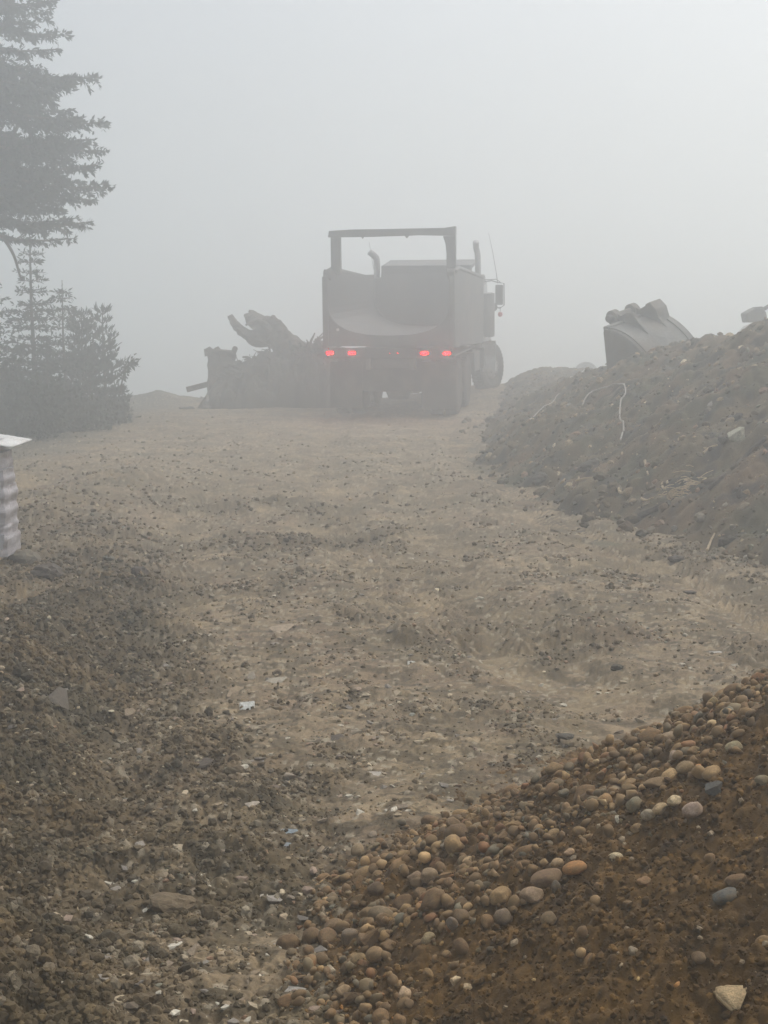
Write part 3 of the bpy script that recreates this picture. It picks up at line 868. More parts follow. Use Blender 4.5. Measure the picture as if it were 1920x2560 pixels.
# the rest of the cobbles, each its own object
def stony(x, y):
    a_ = np.abs(np.arctan2(y - AY, x - AX))
    r = np.hypot(x - AX, y - AY) / (2.17 + 0.24 * sst(2.50, 2.95, a_))
    f = (1 - 0.965 * fines(x, y)) * (0.45 + 0.55 * sst(-0.35, 0.15, vn(x / 0.22, y / 0.22, 66)))
    return f * sst(1.05, 0.96, r)
CN = [("brown", (0.16, 0.11, 0.067)), ("tan", (0.21, 0.155, 0.095)), ("dark brown", (0.115, 0.08, 0.052)), ("grey brown", (0.165, 0.14, 0.11)),
      ("light tan", (0.30, 0.23, 0.15)), ("grey", (0.13, 0.13, 0.12)), ("reddish brown", (0.20, 0.115, 0.07))]
CW = [26, 20, 18, 14, 8, 6, 8]
want, tries = 300 - len(NOTE) + 40, 0
made = 0
rc = random.Random(77)
cand = []
while made < 290 and tries < 60000:
    tries += 1
    x, y = rc.uniform(-0.25, 1.6), rc.uniform(2.4, 5.95)
    if rc.random() > float(stony(np.array(x), np.array(y))): continue
    z = float(H_base(np.array(x), np.array(y)) + max(0, pile(np.array(x), np.array(y))))
    if not bool(in_view(np.array(x), np.array(y), np.array(z), 25)): continue
    n = nrm1(x, y)
    vdir = np.array([x, y, z - EYE]); vdir /= np.linalg.norm(vdir)
    if n @ vdir > 0.05: continue
    a = 0.014 + 0.027 * rc.random() ** 1.9 * (1 if tries < 20000 else 0.7)
    if any((x - q[0]) ** 2 + (y - q[1]) ** 2 < ((a + q[2]) * 0.86) ** 2 for q in placed): continue
    placed.append((x, y, a))
    z = float(H_any(np.array([x]), np.array([y]))[0])
    kname, kc = rc.choices(CN, CW)[0]
    f = rc.uniform(0.75, 1.3)
    fb, fc = rc.uniform(0.62, 0.98), rc.uniform(0.5, 0.8)
    shape = "oblong" if fb < 0.74 else "rounded"
    r = math.hypot(x - AX, y - AY) / AR
    zone = "along the foot of the pile" if r > 0.88 else ("part way up the pile" if r > 0.66 else "near the crest of the pile")
    put_stone('cobble', (cob_meshes[rc.randrange(16)] if rc.random() < 0.74 else brk_meshes[rc.randrange(8)]), (x, y, z), (n[0], n[1], n[2]), (a, a * fb, a * fc), [kc[0] * f * 1.42, kc[1] * f * 1.24, kc[2] * f * 0.90],
              f"{kname} {shape} cobble in the stony belt {zone}", 'cobble', f"{kname} {shape} cobbles {zone}", tilt=0.5, sink=rc.uniform(0.2, 0.42), seed=tries)
    made += 1
print("cobbles", made, tries)

n = 52000
x = rs.uniform(-0.35, 1.9, n); y = rs.uniform(2.2, 6.0, n)
st = stony(x, y)
size = 0.0028 + 0.0185 * rs.rand(n) ** 4.2
keep = (rs.rand(n) < np.where(size > 0.007, 0.008 + 0.992 * st, 0.12 + 0.88 * st)) & (np.hypot(x - AX, y - AY) < AR * 1.05)
x, y, size = x[keep], y[keep], size[keep]
z = H_any(x, y)
keep = in_view(x, y, z, 20)
x, y, z, size = x[keep], y[keep], z[keep], size[keep]
for i in range(2):
    order = np.argsort(-size)
nn = nrm(lambda a, b: H_base(a, b) + pile(a, b), x, y, 0.05)
k = len(x)
c = PAL_PILE[rs.choice(len(PAL_PILE), k, p=W_PILE)] * rs.uniform(0.7, 1.15, (k, 1))
big = size > 0.0085
fl = np.stack([rs.uniform(0.6, 0.98, k), rs.uniform(0.45, 0.85, k)], -1)
me1 = scatter("pebbles", MID + CHIP[:6], np.stack([x, y, z], -1)[big], nn[big], size[big], fl[big], c[big], M_pebble, rs, tilt=0.6, smooth=True, sink=0.15)
tag(link("pebbles", me1, M_pebble), "small rounded pebbles filling the gaps between the pile's cobbles", "pebbles", kind='stuff')
n = 30000
xg = rs.uniform(-0.1, 1.45, n); yg = rs.uniform(2.35, 4.3, n)
kg = (rs.rand(n) < 0.15 + 0.85 * fines(xg, yg)) & (np.hypot(xg - AX, yg - AY) < AR)
xg, yg = xg[kg], yg[kg]; zg = H_pile(xg, yg); ng = len(xg)
szg = 0.0022 + 0.0095 * rs.rand(ng) ** 4
cg = C_pile(xg, yg) * rs.uniform(0.65, 1.35, (ng, 1))
cg = np.where(rs.rand(ng, 1) < 0.035, np.array([0.34, 0.26, 0.16]), cg)
me3 = scatter("sand_crumbs", CRUMB, np.stack([xg, yg, zg], -1), nrm(lambda a, b: H_base(a, b) + pile(a, b), xg, yg, 0.05), szg, np.stack([rs.uniform(0.6, 0.98, ng), rs.uniform(0.5, 0.9, ng)], -1), cg, M_stone_a, rs, sink=0.3)
tag(link("sand_crumbs", me3, M_stone_a), "brown earthy crumbs over the bare fines of the near pile", "soil crumbs", kind='stuff')
me2 = scatter("grit", LOW, np.stack([x, y, z], -1)[~big], nn[~big], size[~big], fl[~big], c[~big] * 0.85 * np.array([1, 0.95, 0.75]), M_stone_a, rs, tilt=0.5, sink=0.2)
tag(link("grit", me2, M_stone_a), "fine grit over the brown face of the near pile", "grit", kind='stuff')

# ------------------------------------------------------------------ stones and scraps lying on the road and bank, one by one
SCRAP = [
 (610, 1772, 62, 26, (0.55, 0.57, 0.53), 'a', 0.35, "torn white plastic scrap with layered edges on the left of the road", "plastic scrap"),
 (626, 1806, 40, 16, (0.52, 0.54, 0.50), 'a', 0.3, "smaller white scrap just below the layered torn one", "plastic scrap"),
 (724, 2080, 50, 20, (0.27, 0.33, 0.36), 'a', 0.3, "blue grey slate shard, upper of the touching pair on the road", "slate shard"),
 (716, 2106, 38, 16, (0.29, 0.35, 0.38), 'a', 0.3, "blue grey slate shard, lower of the touching pair on the road", "slate shard"),
 (652, 1906, 20, 13, (0.42, 0.46, 0.50), 'a', 0.4, "small pale blue shard lying alone mid road", "slate shard"),
 (545, 1911, 42, 11, (0.52, 0.50, 0.44), 'a', 0.4, "thin white stone sliver behind the dark slab", "stone"),
 (505, 1925, 70, 18, (0.09, 0.075, 0.06), 'a', 0.5, "dark flat stone slab with a pale chip at its left end", "stone"),
 (722, 1936, 42, 34, (0.33, 0.27, 0.20), 'a', 0.7, "pale tan angular stone, larger of three close together", "stone"),
 (748, 1944, 24, 20, (0.31, 0.25, 0.18), 'a', 0.7, "pale tan stone, smaller, right beside the larger one", "stone"),
 (688, 1968, 36, 34, (0.20, 0.155, 0.12), 'a', 0.7, "brownish angular stone in front of the pale tan pair", "stone"),
 (632, 2032, 44, 20, (0.44, 0.38, 0.30), 'a', 0.6, "cream weathered stone above the blue slate pair", "stone"),
 (655, 2254, 36, 16, (0.50, 0.46, 0.38), 'a', 0.5, "white crystalline stone on the bare tan strip", "stone"),
 (430, 2272, 116, 56, (0.15, 0.11, 0.06), 'c', 0.8, "largest half buried tan brown rock on the lower left soil", "rock"),
 (436, 2098, 62, 38, (0.17, 0.13, 0.07), 'c', 0.8, "rounded mud coated rock above the half buried one", "rock"),
 (318, 2358, 26, 34, (0.22, 0.25, 0.27), 'a', 0.5, "upright blue grey slate flake stuck in dark soil", "slate shard"),
 (83, 1985, 28, 20, (0.48, 0.43, 0.32), 'a', 0.5, "pale cream triangular chip on the dark soil at left", "stone"),
 (276, 2102, 18, 15, (0.44, 0.37, 0.25), 'a', 0.8, "small pale yellow stone on the dark soil", "stone"),
 (1030, 1655, 28, 18, (0.55, 0.55, 0.50), 'a', 0.5, "white angular stone alone in the middle of the road", "stone"),
 (707, 1574, 76, 22, (0.37, 0.29, 0.20), 'a', 0.5, "long flat pale tan rock set in the road beyond the white one", "rock"),
 (585, 1732, 96, 24, (0.32, 0.24, 0.15), 'a', 0.5, "wide flat sandy rock beside the torn white scrap", "rock"),
 (690, 1702, 62, 22, (0.40, 0.36, 0.28), 'a', 0.5, "pale slanting stone slab behind the sandy rock", "rock"),
 (627, 1692, 30, 22, (0.30, 0.26, 0.20), 'a', 0.5, "grey tan wedge left of the pale slanting slab", "rock"),
 (324, 1796, 34, 50, (0.30, 0.23, 0.15), 'a', 0.5, "tilted tan slab leaning on dark soil at left", "rock"),
 (140, 1782, 76, 34, (0.10, 0.085, 0.065), 'a', 0.6, "dark wedge shaped slab on the left soil", "rock"),
 (64, 1627, 32, 16, (0.38, 0.30, 0.17), 'a', 0.7, "yellow tan stone, right one of a pair at the left edge", "stone"),
 (20, 1630, 22, 12, (0.40, 0.34, 0.22), 'a', 0.7, "yellow tan stone, left one of a pair at the left edge", "stone"),
 (332, 1658, 20, 20, (0.33, 0.28, 0.19), 'a', 0.8, "small pale stone set upright on the left soil", "stone"),
 (115, 1592, 26, 16, (0.33, 0.26, 0.15), 'a', 0.8, "ochre stone behind the yellow tan pair", "stone"),
 (8, 1884, 30, 18, (0.42, 0.38, 0.28), 'a', 0.6, "cream stone cut by the left edge of the photo", "stone"),
 (16, 2272, 40, 12, (0.40, 0.40, 0.37), 'a', 0.4, "pale grey flake at the left edge low down", "stone"),
 (350, 1450, 42, 44, (0.065, 0.05, 0.04), 'c', 1.0, "dark earth clod standing alone left of the wheel tracks", "clod"),
 (118, 1450, 78, 56, (0.075, 0.06, 0.045), 'c', 0.8, "broad dark earth clod beside the concrete block", "clod"),
 (272, 1418, 26, 18, (0.13, 0.13, 0.10), 'c', 0.8, "grey green lump behind the lone dark clod", "clod"),
 (740, 2512, 66, 26, (0.45, 0.42, 0.36), 'a', 0.15, "flat whitish crumbled patch of stone by the pile's lower foot", "stone"),
 (1115, 2134, 26, 26, (0.38, 0.31, 0.22), 'a', 0.8, "small pale pyramid stone left of the blocky sandstone", "stone"),
 (1031, 2150, 52, 30, (0.24, 0.19, 0.125), 'a', 0.5, "flat sandy brown rock off the pile's left flank", "rock"),
 (938, 2160, 36, 20, (0.50, 0.47, 0.42), 'a', 0.6, "white grey stone on the road left of the flat sandy rock", "stone"),
 (840, 1857, 52, 12, (0.08, 0.07, 0.055), 'a', 0.5, "long thin dark stone lying across the road", "stone"),
 (940, 1932, 62, 10, (0.50, 0.46, 0.40), 'a', 0.3, "long thin white sliver lying across the road", "stone"),
 (848, 1902, 28, 20, (0.22, 0.18, 0.14), 'a', 0.8, "round grey brown stone between dark and white slivers", "stone"),
 (1788, 1637, 56, 8, (0.60, 0.58, 0.54), 'a', 0.3, "thin white wet sliver on the road behind the pile crest", "stone"),
 (1542, 1672, 28, 20, (0.07, 0.065, 0.045), 'c', 0.9, "small dark clod on the road beyond the pile", "clod"),
 (1412, 1850, 48, 20, (0.075, 0.07, 0.055), 'c', 0.7, "crumbled dark clod left of the pile's upper edge", "clod"),
 (1563, 1842, 26, 18, (0.085, 0.08, 0.065), 'c', 0.8, "rough dark clod close to the long oval cobble", "clod"),
 (1725, 1472, 30, 14, (0.085, 0.07, 0.055), 'c', 0.8, "dark clod on the smooth right side of the road", "clod"),
 (1690, 1396, 36, 20, (0.08, 0.068, 0.055), 'c', 0.9, "dark pointed clod at the foot of the right bank", "clod"),
 # on the bank
 (1845, 1093, 56, 66, (0.42, 0.41, 0.31), 'a', 0.75, "large pale yellow angular boulder high on the right bank", "boulder"),
 (1808, 1110, 22, 40, (0.13, 0.115, 0.10), 'a', 0.75, "dark slab propped left of the pale yellow boulder", "rock"),
 (1476, 1178, 60, 36, (0.07, 0.06, 0.048), 'c', 0.8, "dark round earth lump at the middle foot of the bank", "clod"),
 (1350, 1206, 44, 30, (0.075, 0.063, 0.05), 'c', 0.8, "dark earth lump nearer the truck at the bank's foot", "clod"),
 (1422, 1036, 18, 11, (0.42, 0.39, 0.33), 'a', 0.7, "pale stone under the white hose, high on the bank", "stone"),
 (1654, 1170, 28, 20, (0.20, 0.17, 0.15), 'a', 0.6, "grey slanting stone in the middle of the bank", "rock"),
 (1775, 1024, 20, 8, (0.32, 0.30, 0.26), 'a', 0.6, "thin pale stone above the yellow boulder", "stone"),
 (1812, 1292, 20, 14, (0.38, 0.33, 0.26), 'a', 0.7, "pale stone low on the bank, left of a tan one", "stone"),
 (1860, 1292, 30, 20, (0.27, 0.22, 0.155), 'r', 0.7, "tan rounded stone low on the bank near the right edge", "stone"),
 (1832, 1340, 20, 28, (0.42, 0.38, 0.31), 'a', 0.7, "upright cream stone low on the bank", "stone"),
 (1686, 1326, 22, 26, (0.30, 0.29, 0.26), 'a', 0.7, "square grey white stone at the bank's foot", "stone"),
 (1868, 1398, 24, 16, (0.40, 0.36, 0.28), 'a', 0.7, "pale wedge at the very foot of the bank", "stone"),
 (1845, 1412, 20, 10, (0.42, 0.40, 0.34), 'a', 0.7, "small flat pale chip below the wedge at the bank's foot", "stone"),
 (1630, 1305, 0, 0, (0, 0, 0), 'skip', 0, "", ""),
]
clod_meshes = []
for i, (V, F) in enumerate(CLOD):
    rsc = np.random.RandomState(i)
    V2, F2 = ico(3)
    q = V2
    w = sum(np.sin(q @ (rsc.normal(size=3) * (2 + 2.2 * k)) + rsc.uniform(0, 6)) / (1.3 + k) for k in range(7))
    V2 = V2 * (1 + 0.14 * w + rsc.uniform(-0.05, 0.05, len(V2)))[:, None]
    me = mesh_np("clod_shape", V2, F2, None, False); me.materials.append(M_rock); clod_meshes.append(me)
surfall = lambda a, b: np.maximum(np.maximum(H_base(a, b), H_base(a, b) - 0.03 + bank(a, b)[0]), H_base(a, b) + np.where(np.hypot(a - AX, b - AY) < AR * 1.05, pile(a, b), -1))
for i, (px, py, w, h, col, sh, fl_, lab, cat) in enumerate(SCRAP):
    if sh == 'skip': continue
    p = hit(px, py + h * 0.25, surfall)
    sc = (p - Vector((0, 0, EYE))).length / FPX
    n = nrm(surfall, np.array([p.x]), np.array([p.y]), 0.12)[0]
    p.z = float(H_any(np.array([p.x]), np.array([p.y]))[0])
    a = w * sc / 2 * 1.05
    c = h * sc / 2
    graze = max(0.2, EYE - p.z) / p.length
    if py > 1560 and sh == 'a' and px < 1300: n = n + np.array([0, -0.30, 0])
    depth = min(a * 1.5, max(c * 0.9 / max(graze, 0.2), a * 0.5)) if fl_ < 0.65 else (a + c) / 2
    me = {'a': chip_meshes[(i * 3) % 8], 'r': cob_meshes[i % 16], 'c': clod_meshes[i % 6]}[sh]
    nm = {'plastic scrap': 'plastic_scrap', 'slate shard': 'slate_shard'}.get(cat, cat)
    hz = c * (fl_ if fl_ > 0.55 else max(fl_ * 0.9, 0.18))
    put_stone(nm, me, p, n, (a, depth, hz), col, lab, cat, yaw=rr.uniform(-0.25, 0.25), sink=0.2, seed=i)

# sticks and roots on the bank
STK = [([(1758, 1156), (1774, 1146), (1793, 1133)], 0.012, "pale broken stick left of the yellow boulder", M_straw),
       ([(1612, 1184), (1615, 1195), (1620, 1207)], 0.014, "short pale stick upright on the middle of the bank", M_straw),
       ([(1543, 1236), (1549, 1246), (1557, 1254)], 0.016, "pale splinter at the bank's foot, left of the straw", M_straw),
       ([(1655, 1226), (1657, 1238), (1663, 1250)], 0.012, "pale curved splinter just left of the straw", M_straw),
       ([(1440, 1218), (1462, 1214), (1500, 1211)], 0.010, "thin pale twig lying along the bank's foot near the dark lump", M_straw),
       ([(1760, 1236), (1800, 1212), (1850, 1172), (1890, 1142), (1925, 1112)], 0.022, "long brown root running down the bank to the straw", M_bark),
       ([(1600, 1304), (1640, 1296), (1672, 1290)], 0.035, "short dark log lying at the foot of the bank", M_bark),
       ([(1772, 1260), (1790, 1246), (1806, 1228)], 0.02, "short dark stick leaning below the long root", M_bark),
       ([(1768, 1378), (1776, 1366), (1786, 1356)], 0.011, "pale twig low on the bank near the cream stone", M_straw),
       ([(1604, 1266), (1618, 1270), (1632, 1276)], 0.014, "white chip-like twig under the straw heap", M_straw)]
def drape(pts, lift, f=None):
    out = []
    for q in pts:
        p = hit(q[0], q[1], surfall)
        p.z = float(H_any(np.array([p.x]), np.array([p.y]))[0]) + lift
        out.append(p)
    return out
def smoothline(P, k=6):
    """Catmull-Rom through P"""
    P = [P[0]] + list(P) + [P[-1]]
    out = []
    for i in range(1, len(P) - 2):
        for j in range(k):
            t = j / k
            a, b, c, d = P[i - 1], P[i], P[i + 1], P[i + 2]
            out.append(0.5 * ((2 * b) + (c - a) * t + (2 * a - 5 * b + 4 * c - d) * t * t + (3 * b - a - 3 * c + d) * t ** 3))
    out.append(P[-2])
    return out
for pts, r, lab, m in STK:
    P_ = smoothline(drape(pts, r * 0.7 + 0.01), 4)
    o = MB().tube(P_, [r * (1 - 0.4 * i / len(P_)) for i in range(len(P_))], 7, jag=0.15, rnd=rr).build("root" if "root" in lab else ("log" if "log" in lab else "stick"), m)
    tag(o, lab, "root" if "root" in lab else ("log" if "log" in lab else "stick"))
# straw-like splinters
mb = MB(); rq = random.Random(9)
c0 = hit(1712, 1244, surfall)
for i in range(46):
    x, y = c0.x + rq.gauss(0, 0.07), c0.y + rq.gauss(0, 0.10)
    z = float(H_any(np.array([x]), np.array([y]))[0]) + rq.uniform(0.0, 0.06)
    a = rq.uniform(-0.7, 0.7); L = rq.uniform(0.03, 0.085)
    d = Vector((math.cos(a), math.sin(a) * 0.5, rq.uniform(-0.2, 0.5))) * L
    p = Vector((x, y, z)); mb.tube([p - d, p + Vector((0, 0, 0.01)), p + d], 0.0035, 4)
tag(mb.build("wood_splinters", M_straw), "yellow straw coloured wood splinters at the foot of the bank", "splinters", kind='stuff')

# hoses on the bank
def hose(pts, r, lab):
    P_ = smoothline(drape(pts, r + 0.02), 7)
    zs = [float(H_any(np.array([p.x]), np.array([p.y]))[0]) for p in P_]
    zm = [max(zs[max(0, i - 2):i + 3]) for i in range(len(zs))]
    for i, p in enumerate(P_):
        p.z = sum(zm[max(0, i - 2):i + 3]) / len(zm[max(0, i - 2):i + 3]) + r * 0.6
    o = MB().tube(P_, r, 10).build("hose", M_hose, smooth=True)
    tag(o, lab, "hose")
hose([(1455, 1032), (1470, 1014), (1495, 994), (1525, 984), (1550, 982), (1563, 993), (1560, 1015), (1551, 1040), (1549, 1062), (1557, 1085), (1558, 1108), (1550, 1128)], 0.009, "grey white hose curved like a hook on the right bank")
hose([(1302, 1084), (1306, 1076), (1340, 1050), (1375, 1020), (1392, 1000), (1402, 990)], 0.008, "thin grey cable lying up the bank between truck and hooked hose")
hose([(1420, 962), (1440, 948), (1462, 935), (1490, 916)], 0.008, "faint thin cable on the bank crest leading to the bucket")

# ------------------------------------------------------------------ excavator bucket
M_bucket = surf("scuffed bucket steel", (0.17, 0.165, 0.15), 0.75, 0.3, 4, dirt=(0.16, 0.12, 0.08), dirt_amt=0.8, bump=0.5, bscale=12)
bk_o = empty("excavator_bucket")
A = Vector((0.74, 0.62, 0.235)).normalized()
u = Vector((0.65, -0.76, 0)); u = (u - A * u.dot(A)).normalized()
v = A.cross(u) * -1
if v.z < 0: v = -v
org = at(1514, 822, 20.6)
bk_o.matrix_world = Matrix.Translation(org) @ Matrix((u, A, v)).transposed().to_4x4()
# local: x = u (depth of bucket), y = width, z = up; profile of the shell from top lip round the back to the cutting edge
prof = [(0.0, 0.0), (0.16, -0.02), (0.36, -0.10), (0.55, -0.24), (0.70, -0.42), (0.80, -0.64), (0.82, -0.88), (0.76, -1.12)]
prof = [Vector((p[0], 0, p[1])) for p in prof]
pr = smoothline(prof, 4)
W_ = 1.0
th = 0.035
inn = [Vector((p.x - 0.035 * (0.4 + p.x), 0, p.z - th)) for p in pr]
mb = MB(); V, F = [], []
n = len(pr)
for yy in (0, W_):
    V += [(p.x, yy, p.z) for p in pr] + [(p.x, yy, p.z) for p in inn]
for i in range(n - 1):
    F += [(i, i + 1, 2 * n + i + 1, 2 * n + i), (n + i, 3 * n + i, 3 * n + i + 1, n + i + 1)]
F += [(0, 2 * n, 3 * n, n), (n - 1, 2 * n - 1, 4 * n - 1, 3 * n - 1)]
mb.add(V, F)
mb.build("shell", M_bucket, bk_o, smooth=False)
side = [(p.x - 0.004, p.z + 0.0) for p in pr[:-1]] + [(0.62, -1.14), (0.1, -1.0), (-0.06, -0.84), (-0.04, -0.4), (-0.02, -0.05)]
for yy in (-0.035, W_):
    MB().prism(side, yy, yy + 0.035, 'y').build("side_plate", M_bucket, bk_o, bevel=0.006)
# raised edge and wear strips
for yy in (0.02, W_ - 0.10):
    MB().add(*(lambda q: (q[0], q[1]))(( [(p.x + 0.012, yy + e, p.z + 0.012) for e in (0, 0.08) for p in pr] + [(p.x - 0.01, yy + e, p.z - 0.012) for e in (0, 0.08) for p in pr],
        [(i, i + 1, n + i + 1, n + i) for i in range(n - 1)] + [(2 * n + i, 3 * n + i, 3 * n + i + 1, 2 * n + i + 1) for i in range(n - 1)]
        + [(i, 2 * n + i, 2 * n + i + 1, i + 1) for i in range(n - 1)] + [(n + i, n + i + 1, 3 * n + i + 1, 3 * n + i) for i in range(n - 1)]))).build("wear_strip", M_bucket, bk_o)
# ears with pin bosses
for yy in (0.34, 0.74):
    ear = [(0.46, -0.16), (0.30, 0.01), (0.22, 0.14), (0.12, 0.15), (0.0, 0.10), (-0.12, 0.17), (-0.22, 0.15), (-0.24, 0.05), (-0.14, -0.02), (-0.02, -0.04)]
    e = MB().prism(ear, yy, yy + 0.05, 'y').build("ear", M_bucket, bk_o, bevel=0.008)
    MB().lathe([(-0.05, 0.075), (-0.05, 0.10), (0.05, 0.10), (0.05, 0.075)], (-0.15, yy + 0.025, 0.08), 20, 'y').build("pin_boss", M_bucket, e, smooth=False)
mb = MB(); mb.lathe([(0.24, 0.05), (0.88, 0.05)], (-0.15, 0, 0.08), 16, 'y'); mb.build("pin", M_bucket, bk_o)
mb = MB(); mb.prism([(0.34, -0.09), (0.30, 0.10), (0.20, 0.20), (0.12, 0.17), (0.10, -0.02)], W_ - 0.26, W_ - 0.02, 'y'); mb.build("lifting_bracket", M_bucket, bk_o, bevel=0.01)
mb = MB(); mb.box((0.0, W_ / 2, -0.005), (0.09, W_, 0.07)); mb.build("top_lip", M_bucket, bk_o, bevel=0.012)
tag(bk_o, "big worn steel excavator bucket lying on the right bank crest", "excavator bucket")

# ------------------------------------------------------------------ machine part at the right edge, coils far behind
D = 26.0
q = at(1890, 800, D)
mp = empty("machine_part", q)
k_ = D / FPX
def rel(px, py): return ((px - 1890) * k_, (800 - py) * k_)
MB().prism([rel(1864, 806), rel(1859, 784), rel(1882, 771), rel(1900, 771), rel(1908, 782), rel(1913, 806)], -0.2, 0.25, 'y').build("housing", M_steel, mp, bevel=0.02)
MB().prism([rel(1880, 772), rel(1886, 768), rel(1901, 767), rel(1904, 772)], -0.12, 0.15, 'y').build("cap_plate", M_steel, mp, bevel=0.01)
MB().tube([(rel(1902, 776)[0], 0, rel(1902, 776)[1]), (rel(1914, 770)[0], 0, rel(1914, 770)[1]), (rel(1925, 762)[0], 0, rel(1925, 762)[1]), (rel(1948, 775)[0], 0, rel(1948, 775)[1]), (rel(1955, 802)[0], 0, rel(1955, 802)[1])], 0.035, 8).build("arm", M_steel, mp)
MB().tube([(rel(1900, 802)[0], 0, rel(1900, 802)[1]), (rel(1925, 799)[0], 0, rel(1925, 799)[1]), (rel(1955, 802)[0], 0, rel(1955, 802)[1])], 0.03, 8).build("base_bar", M_steel, mp)
tag(mp, "blocky grey machine part with looped arm on the bank at the right edge", "machine part")
for (px, py, r, m, lab, d) in ((1402, 948, 0.36, M_orange, "faded orange pipe coil half hidden behind the bank", 47), (1466, 936, 0.36, M_pipe, "pale grey pipe coil behind the bank next to the bucket", 47)):
    p = at(px, py, d)
    co = empty("pipe_coil", p, (0, 0, R(12)))
    for j, (rr_, yy) in enumerate(((r, 0), (r * 0.9, 0.02), (r * 0.8, 0.0), (r * 0.7, 0.02), (r, 0.09), (r * 0.85, 0.09))):
        pts = [(math.cos(t) * rr_, yy, math.sin(t) * rr_) for t in np.linspace(0, 2 * math.pi, 41)]
        MB().tube(pts, 0.035, 8, cap=False).build("pipe_turn", m, co, smooth=True)
    tag(co, lab, "pipe coil")

# ------------------------------------------------------------------ dump truck
tk = empty("dump_truck", (0.10, 28.0, float(H_base(np.array([0.1]), np.array([28.0]))[0]) + 0.0), (R(2.6), 0, R(-10.5)))
tk.rotation_mode = 'XYZ'
tk.rotation_euler = (R(2.6), R(0), R(-10.5))
tag(tk, "dusty grey dump truck seen from behind with an empty round bottomed tub", "dump truck")
BW = 1.23; BL = 4.6
# tub: half round shell inside flat sided body
def tubsec(z0=1.50, zt=2.60, hw=1.15, n=18):
    pts = [(-hw, zt)]
    zc = 2.12
    for i in range(n + 1):
        a = math.pi + math.pi * i / n
        ca, sa = math.cos(a), math.sin(a)
        q = (abs(ca) ** 2.6 + abs(sa) ** 2.6) ** (-1 / 2.6)
        pts.append((hw * ca * q, zc + (zc - z0) * sa * q))
    pts.append((hw, zt))
    return pts
sec = tubsec(); n = len(sec)
mb = MB(); V = []; F = []
outer = [(x * 1.018, z - 0.02 if abs(x) < 1.1 else z) for x, z in sec]
for yy in (0.04, BL):
    V += [(x, yy, z) for x, z in sec] + [(x, yy, z) for x, z in outer]
for i in range(n - 1):
    F += [(i, 2 * n + i, 2 * n + i + 1, i + 1), (n + i, n + i + 1, 3 * n + i + 1, 3 * n + i)]
mb.add(V, F); tub = mb.build("tub", M_inner, tk, smooth=False)
# rear plate with the round cut-out
rp = [(-BW, 1.30), (-BW, 2.60), (-1.15, 2.60)] + sec[1:-1] + [(1.15, 2.60), (BW, 2.60), (BW, 1.30)]
mb = MB()
V = []; F = []
lo = [(x, 1.30) for x, z in sec]
for yy in (-0.03, 0.05):
    V += [(x, yy, z) for x, z in sec] + [(x, yy, z) for x, z in lo]
for i in range(1, n - 2):
    F += [(i, i + 1, n + i + 1, n + i), (2 * n + i, 3 * n + i, 3 * n + i + 1, 2 * n + i + 1), (i, 2 * n + i, 2 * n + i + 1, i + 1), (n + i, n + i + 1, 3 * n + i + 1, 3 * n + i)]
mb.add(V, F)
mb.build("rear_plate", M_body, tk)
for s in (-1, 1):
    MB().box((s * 1.20, 0.03, 1.93), (0.11, 0.16, 1.34)).build("corner_post", M_body, tk, bevel=0.015)
    MB().prism([(0.11, 1.30), (0.11, 2.66), (0.7, 2.72), (BL, 2.50), (BL, 1.12)], s * 1.225 - 0.02, s * 1.225 + 0.02, 'x').build("side_panel", M_body, tk, bevel=0.01)
    # side ribs and top rail
    MB().tube([(s * 1.225, 0.15, 2.67), (s * 1.225, 0.7, 2.735), (s * 1.225, BL, 2.52)], 0.045, 8).build("top_rail", M_body, tk)
# pivot hole of the bolster: a white disc stands in for light through it
MB().lathe([(-0.002, 0.030), (0.002, 0.030)], (-0.965, -0.036, 1.61), 16, 'y').build("hole_light_disc", M_white, tk)
# headboard and cab shield
hb = MB().prism([(-1.21, 1.25), (-1.21, 2.50), (-1.0, 2.54), (-0.985, 2.71), (-0.93, 2.79), (0.985, 2.79), (0.985, 2.54), (1.21, 2.50), (1.21, 1.25)], BL, BL + 0.07, 'y').build("headboard", M_body, tk, bevel=0.01)
MB().prism([(BL + 0.07, 2.71), (BL + 0.07, 2.79), (BL + 1.1, 2.91), (BL + 1.1, 2.84)], -0.985, 0.985, 'x').build("cab_shield", M_body, tk, bevel=0.01)
MB().box((0.0, BL - 0.03, 2.71), (1.96, 0.05, 0.15)).build("headboard_rim", M_inner, tk, bevel=0.008)
# raised gate frame
mb = MB()
mb.prism([(-1.19, 2.62), (-1.19, 3.33), (-1.01, 3.33), (-1.01, 2.62)], 0.45, 0.60, 'y')
mb.prism([(1.03, 2.62), (1.03, 3.01), (1.01, 3.19), (0.96, 3.33), (1.20, 3.33), (1.20, 2.62)], 0.45, 0.60, 'y')
mb.prism([(-1.24, 3.33), (-1.22, 3.45), (-0.8, 3.47), (1.0, 3.48), (1.20, 3.51), (1.20, 3.33), (0.5, 3.35), (-0.4, 3.33)], 0.44, 0.61, 'y')
mb.prism([(-0.62, 3.35), (-0.58, 3.29), (-0.54, 3.35)], 0.5, 0.53, 'y')
mb.prism([(0.22, 3.35), (0.27, 3.29), (0.32, 3.35)], 0.5, 0.53, 'y')
mb.build("gate_frame", M_body, tk, bevel=0.012)
for s in (-1, 1):
    MB().lathe([(-0.07, 0.07), (-0.07, 0.10), (0.07, 0.10), (0.07, 0.07)], (s * 1.17, 0.10, 2.63), 16, 'x').build("gate_hinge", M_steel, tk)
    MB().box((s * 1.16, 0.28, 2.63), (0.14, 0.45, 0.11)).build("hinge_arm", M_steel, tk, bevel=0.01)
